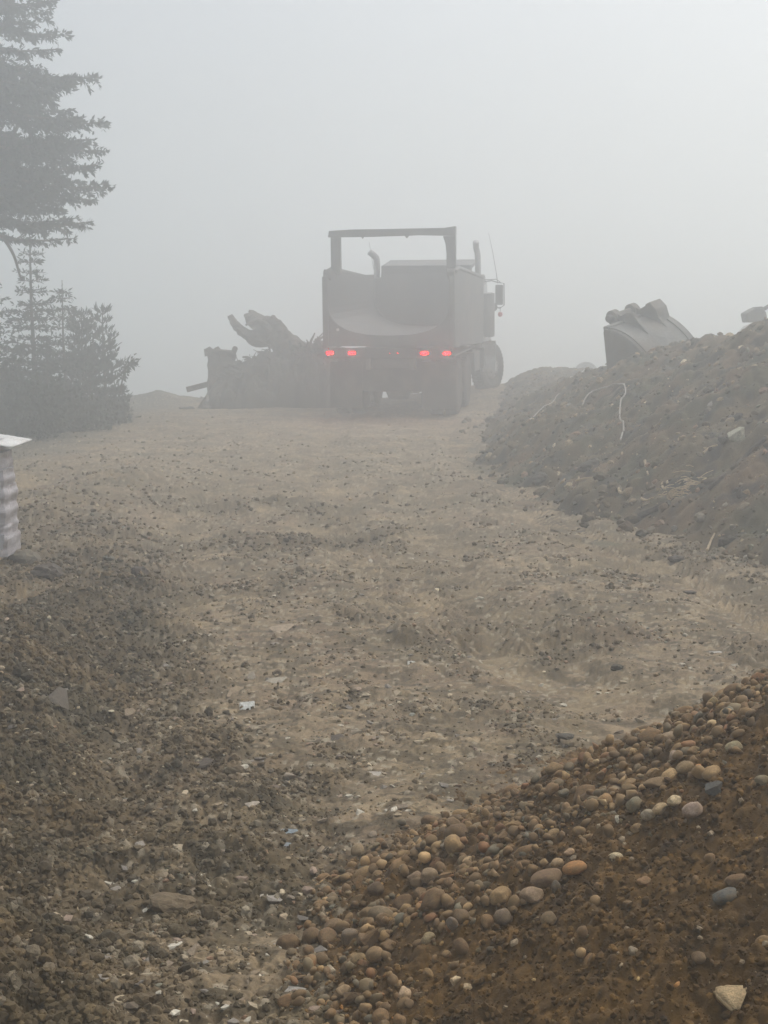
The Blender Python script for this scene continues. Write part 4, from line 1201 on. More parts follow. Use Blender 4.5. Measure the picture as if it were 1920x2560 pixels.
# chassis
mb = MB()
for s in (-1, 1): mb.box((s * 0.42, 4.0, 0.98), (0.09, 7.8, 0.26))
for yy in (0.3, 1.7, 3.1, 4.6): mb.box((0, yy, 0.98), (0.8, 0.12, 0.2))
mb.build("chassis", M_steel, tk, bevel=0.01)
MB().prism([(0.05, 1.14), (0.05, 1.26), (BL, 1.22), (BL, 1.12)], -0.5, 0.5, 'x').build("subframe", M_steel, tk)
lb = MB().box((0, -0.02, 1.17), (2.36, 0.10, 0.20)).build("light_bar", M_black, tk, bevel=0.015)
for x in (-1.115, -0.69, 0.69, 1.115):
    h = 0.021; pts = []
    for i in range(9): a = math.pi / 2 + math.pi * i / 8; pts.append((x - 0.043 + h * math.cos(a), 1.175 + h * math.sin(a)))
    for i in range(9): a = -math.pi / 2 + math.pi * i / 8; pts.append((x + 0.043 + h * math.cos(a), 1.175 + h * math.sin(a)))
    tl = MB().prism(pts, -0.092, -0.075, 'y').build("tail_lamp", M_lamp, tk)
    hs_ = [(x + (p[0] - x) * 1.25, 1.175 + (p[1] - 1.175) * 1.25) for p in pts]
    MB().prism(hs_, -0.076, -0.068, 'y').build("lamp_housing", M_black, tl)
for x, r in ((0.03, 0.005), (0.185, 0.008)):
    MB().lathe([(-0.085, r), (-0.068, r)], (x, 0, 1.175), 12, 'y').build("marker_lamp", M_mark, tk)
# wheels
def wheel(x, y, r, w, dual, side, steer=0):
    we = empty("wheel"); we.parent = tk; we.location = (x, y, r); we.rotation_euler = (0, 0, steer)
    offs = (-0.15, 0.15) if dual else (0,)
    for o_ in offs:
        mb = MB()
        mb.lathe([(o_ - w * 0.42, r * 0.56), (o_ - w * 0.5, r * 0.72), (o_ - w * 0.47, r * 0.90), (o_ - w * 0.36, r * 0.97), (o_ + w * 0.36, r * 0.97), (o_ + w * 0.47, r * 0.90), (o_ + w * 0.5, r * 0.72), (o_ + w * 0.42, r * 0.56)], (0, 0, 0), 44)
        for k in range(36):
            a = 2 * math.pi * k / 36
            rot = Matrix.Rotation(a, 3, 'X')
            for sgn in (-1, 1):
                mb.box(rot @ Vector((o_ + sgn * w * 0.22, r * 0.015 * 0, r * 0.975)) , (w * 0.36, r * 0.09, r * 0.05), rot)
        mb.build("tyre", M_rubber, we)
    f = side
    o_ = offs[-1] if side > 0 else offs[0]
    mb = MB()
    if dual: pf = [(o_ * 0.2, r * 0.30), (o_ * 0.2, r * 0.42), (o_ + f * w * 0.36, r * 0.50), (o_ + f * w * 0.40, r * 0.57), (o_ + f * w * 0.30, r * 0.58)]
    else: pf = [(f * w * 0.30, r * 0.58), (f * w * 0.42, r * 0.57), (f * w * 0.38, r * 0.48), (f * w * 0.52, r * 0.34), (f * w * 0.60, r * 0.16), (f * w * 0.66, r * 0.14)]
    mb.lathe(pf, (0, 0, 0), 30); mb.build("rim", M_rim, we)
    mb = MB()
    for k in range(10):
        a = 2 * math.pi * k / 10; mb.lathe([(f * w * 0.3, 0.018), (f * w * 0.66, 0.016)], (0 if not dual else o_ * 0.3, math.cos(a) * r * 0.28, math.sin(a) * r * 0.28), 6)
    mb.build("lug_nuts", M_rim, we)
    return we
for yy in (1.05, 2.42):
    wheel(-0.92, yy, 0.54, 0.26, True, -1); wheel(0.92, yy, 0.54, 0.26, True, 1)
    mb = MB(); mb.tube([(-0.75, yy, 0.52), (-0.25, yy, 0.52), (-0.18, yy, 0.52), (0.18, yy, 0.52), (0.25, yy, 0.52), (0.75, yy, 0.52)], [0.08, 0.09, 0.24, 0.24, 0.09, 0.08], 14); mb.build("axle", M_steel, tk)
wheel(-1.02, 6.05, 0.56, 0.30, False, -1, R(-22)); wheel(1.17, 6.05, 0.56, 0.30, False, 1, R(-22))
MB().tube([(-1.0, 6.05, 0.50), (0, 6.05, 0.42), (1.1, 6.05, 0.50)], 0.06, 8).build("front_axle", M_steel, tk)
for s in (-1, 1):
    MB().prism([(s * 0.57, 0.17), (s * 0.58, 1.06), (s * 1.20, 1.06), (s * 1.21, 0.19)], 0.32, 0.335, 'y').build("mud_flap", M_rubber, tk)
    MB().prism([(0.36, 1.05), (0.42, 1.11), (3.0, 1.11), (3.1, 1.02), (3.05, 1.02), (2.98, 1.09), (0.44, 1.09), (0.39, 1.03)], min(s * 0.58, s * 1.2), max(s * 0.58, s * 1.2), 'x').build("fender", M_steel, tk)
MB().box((0, 0.36, 0.74), (1.16, 0.02, 0.62)).build("shade_sheet", M_rubber, tk)  # dark sheet added to stand in for the shade between the rear wheels
MB().tube([(0, 2.4, 0.6), (0, 5.0, 0.85)], 0.07, 8).build("drive_shaft", M_steel, tk)
MB().lathe([(-0.55, 0.30), (-0.52, 0.33), (0.52, 0.33), (0.55, 0.30)], (-0.98, 3.9, 0.80), 24, 'y').build("fuel_tank", M_cab, tk)
MB().box((0.95, 3.85, 0.78), (0.5, 0.9, 0.42)).build("tool_box", M_steel, tk, bevel=0.02)
# cab and hood
cabm = MB().prism([(4.95, 1.05), (4.95, 2.42), (5.05, 2.56), (6.15, 2.58), (6.42, 2.40), (6.62, 1.85), (6.62, 1.05)], -1.10, 1.10, 'x').build("cab", M_cab, tk, bevel=0.04)
for s in (-1, 1):
    dr = MB().prism([(5.25, 1.12), (5.25, 2.42), (6.2, 2.42), (6.5, 1.85), (6.5, 1.12)], s * 1.115 - 0.015, s * 1.115 + 0.015, 'x').build("door", M_cab, tk, bevel=0.008)
    MB().prism([(5.35, 1.85), (5.35, 2.34), (6.12, 2.34), (6.36, 1.88)], s * 1.132 - 0.006, s * 1.132 + 0.006, 'x').build("window", M_glass, dr)
    MB().box((s * 1.145, 5.42, 1.62), (0.02, 0.14, 0.03)).build("handle", M_black, dr)
    MB().prism([(5.1, 0.55), (5.1, 1.0), (5.85, 1.0), (5.85, 0.55)], s * 1.02 - 0.18, s * 1.02 + 0.18, 'x').build("step", M_steel, tk, bevel=0.02)
    MB().lathe([(5.5 - 5.9, 0.15), (-0.38, 0.20), (0.55, 0.20), (0.57, 0.15)], (s * 1.22, 5.2, 1.62), 20, 'z').build("air_cleaner", M_cab, tk)
    # front fender above the wheel
    pts = [(6.05 + 0.66 * math.cos(t), 0.50 + 0.68 * math.sin(t)) for t in np.linspace(math.pi * 0.93, 0.05, 14)]
    pts2 = [(6.05 + 0.61 * math.cos(t), 0.50 + 0.63 * math.sin(t)) for t in np.linspace(0.05, math.pi * 0.93, 14)]
    MB().prism(pts + pts2, s * 1.02 - 0.18, s * 1.02 + 0.20, 'x').build("front_fender", M_cab, tk)
    MB().prism([(s * 1.30 - 0.15, 0.46), (s * 1.30 - 0.155, 1.12), (s * 1.30 + 0.15, 1.14), (s * 1.30 + 0.14, 0.46)], 5.22, 5.25, 'y').build("front_flap", M_white, tk, bevel=0.006)
MB().prism([(6.60, 0.85), (6.60, 1.80), (8.0, 1.66), (8.25, 1.5), (8.25, 0.85)], -0.62, 0.62, 'x').build("hood", M_cab, tk, bevel=0.06)
MB().box((0, 8.4, 0.72), (2.3, 0.16, 0.3)).build("front_bumper", M_chrome, tk, bevel=0.04)
MB().box((0, 4.935, 2.05), (1.2, 0.02, 0.55)).build("rear_window", M_glass, tk)
# stacks
ex = smoothline([Vector(p) for p in ((-1.13, 4.82, 1.0), (-1.13, 4.82, 2.2), (-1.13, 4.82, 2.86), (-1.17, 4.80, 2.99), (-1.28, 4.74, 3.09))], 5)
MB().tube(ex, 0.072, 14, rnd=None).build("exhaust_stack", M_chrome, tk, smooth=True)
ex = smoothline([Vector(p) for p in ((1.10, 4.82, 1.0), (1.10, 4.82, 2.2), (1.09, 4.82, 2.95), (1.06, 4.80, 3.14), (1.06, 4.72, 3.28))], 5)
MB().tube(ex, 0.066, 14).build("exhaust_stack", M_chrome, tk, smooth=True)
# mirrors
for s in (-1, 1):
    mo = MB()
    fr = [(s * 1.12, 5.75, 2.42), (s * 1.30, 5.68, 2.44), (s * 1.44, 5.62, 2.40), (s * 1.58, 5.6, 2.38), (s * 1.585, 5.6, 1.90), (s * 1.50, 5.62, 1.84), (s * 1.12, 5.75, 1.86)]
    mo.tube(fr, 0.013, 6); mo.tube([(s * 1.12, 5.75, 2.46), (s * 1.40, 5.7, 2.47), (s * 1.50, 5.62, 2.40)], 0.009, 6)
    m_ = mo.build("mirror_arm", M_black, tk)
    MB().box((s * 1.475, 5.60, 2.13), (0.17, 0.06, 0.44)).build("mirror", M_black, m_, bevel=0.02)
    MB().lathe([(-0.03, 0.06), (-0.02, 0.10), (0.02, 0.10), (0.03, 0.06)], (s * 1.335, 5.62, 1.86), 20, 'y').build("round_mirror", M_black, m_)
MB().lathe([(-0.05, 0.02), (-0.035, 0.045), (0, 0.052), (0.035, 0.045), (0.05, 0.02)], (1.50, 5.60, 1.70), 16, 'z').build("reflector", M_red, tk)
MB().tube([(1.50, 5.60, 1.74), (1.50, 5.60, 1.86)], 0.006, 5).build("reflector_cord", M_black, tk)
MB().tube([(1.44, 5.60, 2.38), (1.41, 5.6, 2.60), (1.33, 5.6, 3.05), (1.235, 5.6, 3.48)], [0.010, 0.006, 0.005, 0.003], 6).build("antenna", M_black, tk)
MB().tube([(-1.30, 5.60, 2.35), (-1.33, 5.6, 2.60), (-1.40, 5.6, 3.0), (-1.45, 5.6, 3.32)], [0.010, 0.005, 0.005, 0.003], 6).build("antenna", M_black, tk)

for ch in list(tk.children):
    if ch.name.split('.')[0] not in ('wheel', 'axle', 'front_axle', 'drive_shaft', 'mud_flap'): ch.location.z += 0.075
tk.location.z = float(H_base(np.array([0.1]), np.array([28.0]))[0]) - 0.02

# ------------------------------------------------------------------ brush pile with stumps
DB = 32.6
def B(px, py, dy=0.0): return at(px, py, DB + dy)
rb = random.Random(21)
st_ = empty("tree_stump", B(760, 1000))
def wpts(l, dy=0): return [B(a, b, dy) - st_.location for a, b in l]
tr = smoothline(wpts([(800, 950), (760, 905), (728, 872), (700, 848), (682, 832)]), 4)
MB().tube(tr, [0.30 - 0.03 * i / len(tr) for i in range(len(tr))], 14, jag=0.10, rnd=rb).build("trunk", M_dead, st_)
def root(l, r0, r1, dy=0, n=9):
    P_ = smoothline(wpts(l, dy), 4)
    MB().tube(P_, [r0 + (r1 - r0) * i / (len(P_) - 1) for i in range(len(P_))], n, jag=0.14, rnd=rb).build("root", M_dead, st_)
root([(690, 845), (655, 836), (622, 838), (598, 822), (583, 803), (575, 788)], 0.17, 0.06)
root([(695, 840), (668, 815), (640, 805), (626, 792), (622, 782)], 0.26, 0.10)
root([(680, 815), (650, 796), (636, 784), (622, 777)], 0.12, 0.03, 0.2)
root([(700, 835), (685, 812), (676, 800), (672, 795)], 0.20, 0.11, -0.1)
root([(680, 830), (655, 806), (640, 800), (614, 813)], 0.10, 0.02, -0.2)
root([(690, 850), (640, 858), (618, 845)], 0.14, 0.05, 0.3)
root([(705, 830), (690, 818), (683, 801)], 0.13, 0.09, 0.1)
root([(690, 842), (698, 835), (702, 822)], 0.05, 0.02, -0.2)
root([(655, 800), (664, 796), (660, 794)], 0.04, 0.02, -0.2)
tag(st_, "uprooted leaning stump with broken curling roots left of the truck", "tree stump")
s2 = empty("tree_stump", B(560, 1000))
def w2(l, dy=0): return [B(a, b, dy) - s2.location for a, b in l]
MB().tube(smoothline(w2([(556, 1010), (552, 960), (553, 915), (556, 886), (557, 874)]), 3), [0.30, 0.31, 0.31, 0.31, 0.31, 0.31, 0.31, 0.30, 0.30, 0.30, 0.30, 0.29, 0.27], 14, jag=0.09, rnd=rb).build("trunk", M_dead, s2)
for l, r in (([(525, 890), (524, 875), (528, 873)], 0.12), ([(545, 885), (546, 873), (549, 871)], 0.10), ([(580, 890), (588, 870), (589, 866)], 0.06)):
    MB().tube(w2(l, -0.1), [r, r, r * 0.6], 8, jag=0.1, rnd=rb).build("broken_top", M_dead, s2)
tag(s2, "upright broken stump at the left end of the brush heap", "tree stump")
# beam
d0, d1 = B(467, 974), B(560, 950)
mb = MB(); ax = (d1 - d0); L = ax.length; ang = math.atan2(ax.z, ax.x)
mb.box((d0 + d1) / 2, (L, 0.12, 0.12), Matrix.Rotation(-ang, 3, 'Y'))
tag(mb.build("beam", M_dead, bevel=0.01), "squared timber beam sticking out left from the brush heap", "timber beam")
wf = MB().prism([(-0.2, 0), (-0.22, 0.06), (-0.05, 0.05), (0.02, 0.1), (0.2, 0.07), (0.62, 0.09), (0.72, 0.04), (0.5, 0.0)], -0.15, 0.15, 'y').build("plastic_sheet", M_white, bevel=0.01)
wf.location = B(536, 1007, -0.6); tag(wf, "crumpled white sheet on the ground under the upright stump", "plastic sheet")

# heap body
xs_ = np.linspace(-4.1, -0.6, 150); ys_ = np.linspace(29.4, 33.6, 130)
XH, YH = np.meshgrid(xs_, ys_)
HS = DB / 31.0
env = np.interp(XH, [-3.75, -3.6, -3.35, -2.9, -2.4, -1.8, -1.4, -1.1, -0.75, -0.6], [-0.1, 0.3, 0.62, 0.80, 0.90, 1.05, 1.22, 1.12, 0.7, -0.1])
ZH = env * np.sqrt(np.clip(1 - ((YH - 31.4) / 1.9) ** 2, 0, 1)) + 0.12 * fbm(XH / 0.3, YH / 0.3, 601, 4) * np.clip(env, 0, 1)
w1, _ = worley(XH / 0.25, YH / 0.25, 610)
w1b = fbm(XH / 0.6, YH / 0.6, 620, 3) * 0.16
ZH = ZH + w1b * np.clip(env, 0, 1)
ZH = np.where(np.abs(YH - 31.4) > 1.85, -0.1, ZH + 0.12 * w1) + H_base(XH, YH) - 0.02
ZH = (ZH - H_base(XH, YH)) * HS + H_base(XH * HS, YH + DB - 31.0)
XH = XH * HS; YH = YH + DB - 31.0
CH = np.broadcast_to(np.array([0.085, 0.072, 0.055]), XH.shape + (3,)) * (0.7 + 0.6 * _h(np.floor(XH * 9), np.floor(YH * 9), 3))[..., None]
nr, nc = XH.shape
i = np.arange(nr * nc).reshape(nr, nc)
F1 = np.stack([i[:-1, :-1], i[:-1, 1:], i[1:, 1:], i[1:, :-1]], -1).reshape(-1, 4)
V1 = np.stack([XH, YH, ZH], -1).reshape(-1, 3)
zf = lambda x, y: float(V1[(np.abs(V1[:, 0] - x) + np.abs(V1[:, 1] - y)).argmin(), 2])
mb = MB()
for _i in range(26):
    x, y = rb.uniform(-3.1, -1.0) * HS, rb.uniform(30.6, 31.8) + DB - 31
    z = zf(x, y) - 0.05; a = rb.uniform(-0.9, 0.9); L = rb.uniform(0.15, 0.42); r = rb.uniform(0.012, 0.035)
    d = Vector((math.sin(a), rb.uniform(-.3, .3), math.cos(a))) * L; q = Vector((rb.uniform(-.08, .08), 0, 0))
    mb.tube([(x, y, z), Vector((x, y, z)) + d * 0.5 + q, Vector((x, y, z)) + d], [r, r * .8, r * .4], 6)
for _i in range(380):
    x, y = rb.uniform(-3.3, -0.85) * HS, rb.uniform(30.0, 32.4) + DB - 31
    z = zf(x, y) + rb.uniform(-0.05, 0.06)
    a = rb.uniform(0, 6.28); e = rb.gauss(0.05, 0.35); L = rb.uniform(0.08, 0.34)
    d = Vector((math.cos(a) * math.cos(e), math.sin(a) * math.cos(e), math.sin(e))) * L
    p = Vector((x, y, z)); m = p + d * 0.5 + Vector((rb.gauss(0, 0.03), 0, rb.gauss(0, 0.03)))
    r = rb.choice([0.008, 0.012, 0.02, 0.04])
    mb.tube([p, m, p + d], [r, r * 0.8, r * 0.5], 5)
nV = len(mb.v)
VT = np.array(mb.v); FT = mb.f
quads = np.array([f for f in FT if len(f) == 4]); 
allV = np.concatenate([V1, VT]); allF = np.concatenate([F1, quads + len(V1)])
cc = np.concatenate([CH.reshape(-1, 3), np.tile([0.12, 0.10, 0.08], (nV, 1))])
bo = link("brush_heap", mesh_np("brush_heap", allV, allF, cc, False), M_ground)
tag(bo, "tangled heap of earth, branches and roots left of the truck", "brush heap", kind='stuff')

# ------------------------------------------------------------------ foliage
def kites(P, Dv, L, Wd, rs):
    """flat pointed sprays: base P, direction Dv (unit), length L, width Wd"""
    k = len(P)
    a = rs.normal(size=(k, 3)); a -= (a * Dv).sum(1)[:, None] * Dv
    a /= np.linalg.norm(a, axis=1, keepdims=True) + 1e-9
    nrm_ = np.cross(Dv, a)
    V = np.stack([P, P + Dv * (L * 0.45)[:, None] + a * (Wd / 2)[:, None], P + Dv * L[:, None], P + Dv * (L * 0.45)[:, None] - a * (Wd / 2)[:, None] + nrm_ * (Wd * 0.3)[:, None]], 1)
    F = (np.arange(k) * 4)[:, None] + np.array([0, 1, 2, 3])
    return V.reshape(-1, 3), F
def crown_mesh(name, P, Dv, L, Wd, rs, col=(0.045, 0.057, 0.038)):
    V, F = kites(P, Dv, L, Wd, rs)
    c = np.array(col) * rs.uniform(0.6, 1.4, (len(P), 1))
    return mesh_np(name, V, F, np.repeat(c, 4, 0), False)
def bough(start, end, rs, fol=0.5, dens=1.0, sag=0.0, kl=(0.06, 0.12), sub=None, bare=0.15):
    """needle-spray arrays along a bough from start to end; fol = half width of the bough's fan"""
    start, end = np.array(start, float), np.array(end, float)
    ax = end - start; L = np.linalg.norm(ax); t_ = ax / L
    side = np.cross(t_, [0, 0, 1]); side /= np.linalg.norm(side) + 1e-9
    ns = max(3, int(L / 0.075 * dens))
    Ps, Ds, Ls = [], [], []
    twigs = []
    for i in range(ns):
        t = bare + (1 - bare) * (i + rs.rand()) / ns
        base = start + ax * t + np.array([0, 0, -sag * math.sin(t * math.pi) * L * 0.15])
        w = fol * (0.25 + 1.0 * (1 - t)) * rs.uniform(0.5, 1.1)
        s = rs.choice([-1, 1])
        d = side * s * rs.uniform(0.4, 1) + t_ * rs.uniform(0.4, 0.9) + np.array([0, 0, rs.normal() * 0.18 - 0.08])
        d /= np.linalg.norm(d)
        twigs.append((base, base + d * w))
        m = max(3, int(w / 0.028))
        u = rs.rand(m)
        pp = base + d * w * u[:, None] + rs.normal(size=(m, 3)) * 0.012
        dd = d + rs.normal(size=(m, 3)) * 0.55 + np.array([0, 0, 0.12])
        dd /= np.linalg.norm(dd, axis=1, keepdims=True)
        Ps.append(pp); Ds.append(dd); Ls.append(rs.uniform(kl[0], kl[1], m))
    return np.concatenate(Ps), np.concatenate(Ds), np.concatenate(Ls), twigs

def fir(px, py, d, rad, label, seed, group, whorl=0.17, zbase=None, droop=0.0, density=1.0, taper=0.85, kl=(0.05, 0.10), upturn=0.0, name="fir_tree", cat="fir tree"):
    d += 1.5
    rs = np.random.RandomState(seed); rq = random.Random(seed)
    top = at(px, py, d)
    z0 = float(H_base(np.array([top.x]), np.array([d]))[0]) - 0.15
    Ht = top.z - z0
    root = empty(name, (top.x, d, z0))
    mb = MB().tube([(0, 0, 0), (0.02, 0, Ht * 0.3), (-0.01, 0.01, Ht * 0.6), (0, 0, Ht)], [0.02 + Ht * 0.012, 0.015 + Ht * 0.008, 0.012 + Ht * .004, 0.006], 8)
    P, D_, L_, tw = [], [], [], []
    h = Ht - 0.22
    while h > 0.12:
        rr_ = rad * ((Ht - h) / Ht) ** taper * rs.uniform(0.8, 1.15) + 0.04
        nb = rs.randint(4, 7) + (2 if h < Ht * 0.6 else 0)
        ph = rs.rand() * 6.28
        for b in range(nb):
            a = ph + 2 * math.pi * b / nb + rs.normal() * 0.25
            ln = rr_ * rs.uniform(0.6, 1.15)
            up = 0.35 * (h / Ht) - 0.12 - droop + upturn + rs.normal() * 0.08
            s = np.array([0, 0, h]); e = s + np.array([math.cos(a) * ln, math.sin(a) * ln, up * ln])
            p, dd, ll, t = bough(s, e, rs, fol=0.36 * ln + 0.07, dens=density * 1.35, kl=(kl[0] * 1.25, kl[1] * 1.25), bare=0.05)
            if upturn: dd = dd + np.array([0, 0, 0.8]); dd /= np.linalg.norm(dd, axis=1, keepdims=True)
            P.append(p); D_.append(dd); L_.append(ll)
            tw.append((s, e))
        h -= whorl * rs.uniform(0.7, 1.3)
    m = 26
    P.append(np.stack([np.zeros(m), np.zeros(m), Ht - 0.02 - 0.42 * rs.rand(m) ** 0.7], -1)); dd = rs.normal(size=(m, 3)) * [1, 1, 0.2] + [0, 0, 0.9]; dd /= np.linalg.norm(dd, axis=1, keepdims=True)
    D_.append(dd); L_.append(rs.uniform(0.03, 0.05, m))
    P, D_, L_ = np.concatenate(P), np.concatenate(D_), np.concatenate(L_)
    link("crown", crown_mesh("crown", P, D_, L_, L_ * 0.30, rs), M_needles, root)
    for s, e in tw: mb.tube([s, (s + e) / 2, e], [0.008, 0.006, 0.003], 4, cap=False)
    mb.build("trunk", M_bark, root)
    tag(root, label, cat, group)
    return root
G = "young conifers at the left roadside"
fir(73, 545, 24.5, 1.0, "tallest young fir with a needle thin leader, under the big boughs", 1, G, taper=1.0, density=1.25)
fir(155, 700, 25.5, 0.85, "slim young fir with a cross shaped tip, second from the tall one", 2, G, taper=0.9, density=1.1)
fir(-25, 690, 23.5, 1.0, "broad young fir cut by the left edge behind the wrapped pallet", 3, G, taper=0.7, density=1.2)
fir(203, 768, 25.8, 0.42, "young pine with one upright candle, left of the pair", 4, G, upturn=0.5, taper=0.55, kl=(0.08, 0.14), density=1.2, name="pine_tree", cat="pine tree")
fir(256, 757, 26.2, 0.42, "young pine with clustered upright candles, right of the pair", 5, G, upturn=0.5, taper=0.6, kl=(0.08, 0.14), density=1.1, name="pine_tree", cat="pine tree")
fir(118, 890, 23.5, 0.6, "bushy dark fir filling the middle of the left roadside", 6, G, taper=0.6, density=1.2)
fir(30, 870, 22.5, 0.7, "dense dark fir in front of the tallest one", 7, G, taper=0.6, density=1.2)
fir(225, 925, 24.5, 0.5, "low bushy fir below the two pines", 8, G, taper=0.5, density=1.2)
fir(286, 950, 26.5, 0.40, "small rounded fir at the right end of the thicket", 9, G, taper=0.45, density=1.1)

def shrub(px, py, d, w, h, label, seed):
    d += 1.8
    rs = np.random.RandomState(seed)
    c = at(px, py, d); z0 = float(H_base(np.array([c.x]), np.array([d]))[0])
    root = empty("shrub", (c.x, d, z0 - 0.03))
    mb = MB(); P, D_ = [], []
    for i in range(26):
        a = rs.rand() * 6.28; r = w * math.sqrt(rs.rand()) ; hh = h * rs.uniform(0.5, 1.0) * (1 - 0.5 * (r / w) ** 2)
        e = np.array([math.cos(a) * r, math.sin(a) * r * 0.8, hh]); s = e * [0.2, 0.2, 0]
        mb.tube([s, (s + e) / 2 + [0, 0, 0.05], e], [0.012, 0.009, 0.004], 5, cap=False)
        m = 170
        t = rs.rand(m, 1) ** 0.6
        P.append(s + (e - s) * t + rs.normal(size=(m, 3)) * 0.09)
        dd = rs.normal(size=(m, 3)) + [0, 0, 0.5]; D_.append(dd / np.linalg.norm(dd, axis=1, keepdims=True))
    P, D_ = np.concatenate(P), np.concatenate(D_); L_ = rs.uniform(0.05, 0.11, len(P))
    link("foliage", crown_mesh("foliage", P, D_, L_, L_ * 0.5, rs, (0.06, 0.065, 0.045)), M_needles, root)
    mb.build("stems", M_bark, root)
    tag(root, label, "shrub", "dark shrubs under the conifers")
shrub(60, 1000, 21.0, 1.1, 0.95, "dark low shrub nearest the wrapped pallet", 31)
shrub(160, 1000, 22.5, 0.9, 0.6, "dark low shrub under the slim firs", 32)
shrub(255, 1000, 24.0, 0.5, 0.4, "dark low shrub at the thicket's open right end", 33)
shrub(-60, 950, 21.5, 1.0, 1.5, "tall dark shrub cut by the left edge", 34)
for (lx, ly, ld, lw, lh, ls) in ((745, 900, 32.2, 0.17, 0.32, 51), (775, 900, 32.0, 0.21, 0.38, 52), (798, 900, 31.8, 0.17, 0.28, 53)):
    rs = np.random.RandomState(ls); c = at(lx, ly, ld); root = empty("leafy_branch", c)
    mbl = MB(); P, D_ = [], []
    for i in range(6):
        a = rs.uniform(-1, 1); e = np.array([a * lw, rs.normal() * 0.05, lh * rs.uniform(0.6, 1)]); mbl.tube([(0, 0, -0.25), e * 0.5 + [0.02, 0, 0], e], [0.012, 0.008, 0.004], 5, cap=False)
        m = 16; P.append(e * (1 - rs.rand(m, 1) ** 1.5 * 0.7) + rs.normal(size=(m, 3)) * 0.03); dd = rs.normal(size=(m, 3)) + [0, 0, 0.8]; D_.append(dd / np.linalg.norm(dd, axis=1, keepdims=True))
    P, D_ = np.concatenate(P), np.concatenate(D_); L_ = rs.uniform(0.06, 0.11, len(P))
    link("foliage", crown_mesh("foliage", P, D_, L_, L_ * 0.6, rs), M_needles, root); mbl.build("stem", M_bark, root)
    tag(root, ["leafy sprig nearest the leaning stump on the heap", "tallest leafy sprig, middle of three on the heap", "leafy sprig closest to the truck's left side"][ls - 51], "branch", "leafy sprigs on the brush heap")
# arching dead tip right of the thicket
P_ = smoothline([at(*q, 26.2) for q in ((300, 985), (308, 940), (318, 915), (336, 902))], 4)
rs_a = np.random.RandomState(8)
ap = empty("sapling", at(300, 1012, 26.2)); 
MB().tube([p - ap.location for p in P_], [0.02, 0.018, 0.016, 0.014, 0.013, 0.012, 0.011, 0.010, 0.009, 0.008, 0.007, 0.006, 0.005], 6).build("stem", M_bark, ap)
pts = np.array([list(p - ap.location) for p in P_])
sel = rs_a.randint(4, len(pts), 160)
PP = pts[sel] + rs_a.normal(size=(160, 3)) * [0.03, 0.04, 0.04]; DD = rs_a.normal(size=(160, 3)) + [0.4, 0, -0.5]; DD /= np.linalg.norm(DD, axis=1, keepdims=True)
LL = rs_a.uniform(0.06, 0.12, 160)
link("foliage", crown_mesh("foliage", PP, DD, LL, LL * 0.4, rs_a), M_needles, ap)
tag(ap, "thin sapling arching right over the edge of the thicket", "sapling")

# ------------------------------------------------------------------ big conifer at upper left, trunk just outside the frame
DT = 24.5
rs_t = np.random.RandomState(44)
bx = at(-95, 830, DT).x
zb = float(H_base(np.array([bx]), np.array([DT]))[0]) - 0.2
bt = empty("spruce_tree", (bx, DT, zb))
HT = 13.2
mbt = MB().tube([(0, 0, 0), (0.02, 0, 2), (-0.02, 0, 5), (0.03, 0, 9), (0, 0, HT)], [0.34, 0.27, 0.22, 0.14, 0.02], 14, jag=0.05, rnd=rb)
TIPS = [((130, 5), -0.2, 1.0), ((95, -20), 0.5, 1.1), ((178, 88), 0.2, 0.45), ((152, 122), -0.4, 0.4), ((70, 60), -0.6, 1.0),
        ((245, 194), 0.0, 0.85), ((180, 200), -0.7, 0.9), ((110, 175), 0.2, 0.8), ((135, 250), 0.3, 0.9), ((120, 225), -0.5, 1.0), ((182, 276), 0.6, 0.5), ((60, 230), 0.8, 1.0),
        ((268, 306), 0.1, 0.7), ((200, 300), -0.5, 0.9), ((235, 348), -0.2, 0.5), ((210, 360), 0.6, 0.9), ((265, 378), 0.3, 0.6), ((245, 412), -0.5, 0.6), ((180, 400), 0.5, 1.0), ((150, 345), -0.8, 1.1),
        ((155, 440), 0.7, 0.9), ((205, 460), 0.2, 0.7), ((278, 468), -0.1, 0.7), ((240, 500), 0.5, 0.6), ((130, 480), -0.4, 1.0), ((90, 500), 0.9, 0.9), ((50, 500), -0.3, 0.7),
        ((160, 525), 0.2, 0.8), ((225, 555), 0.0, 0.6), ((190, 545), 0.4, 0.5), ((188, 596), -0.1, 0.25), ((30, 460), 1.2, 0.8)]
P, D_, L_ = [], [], []
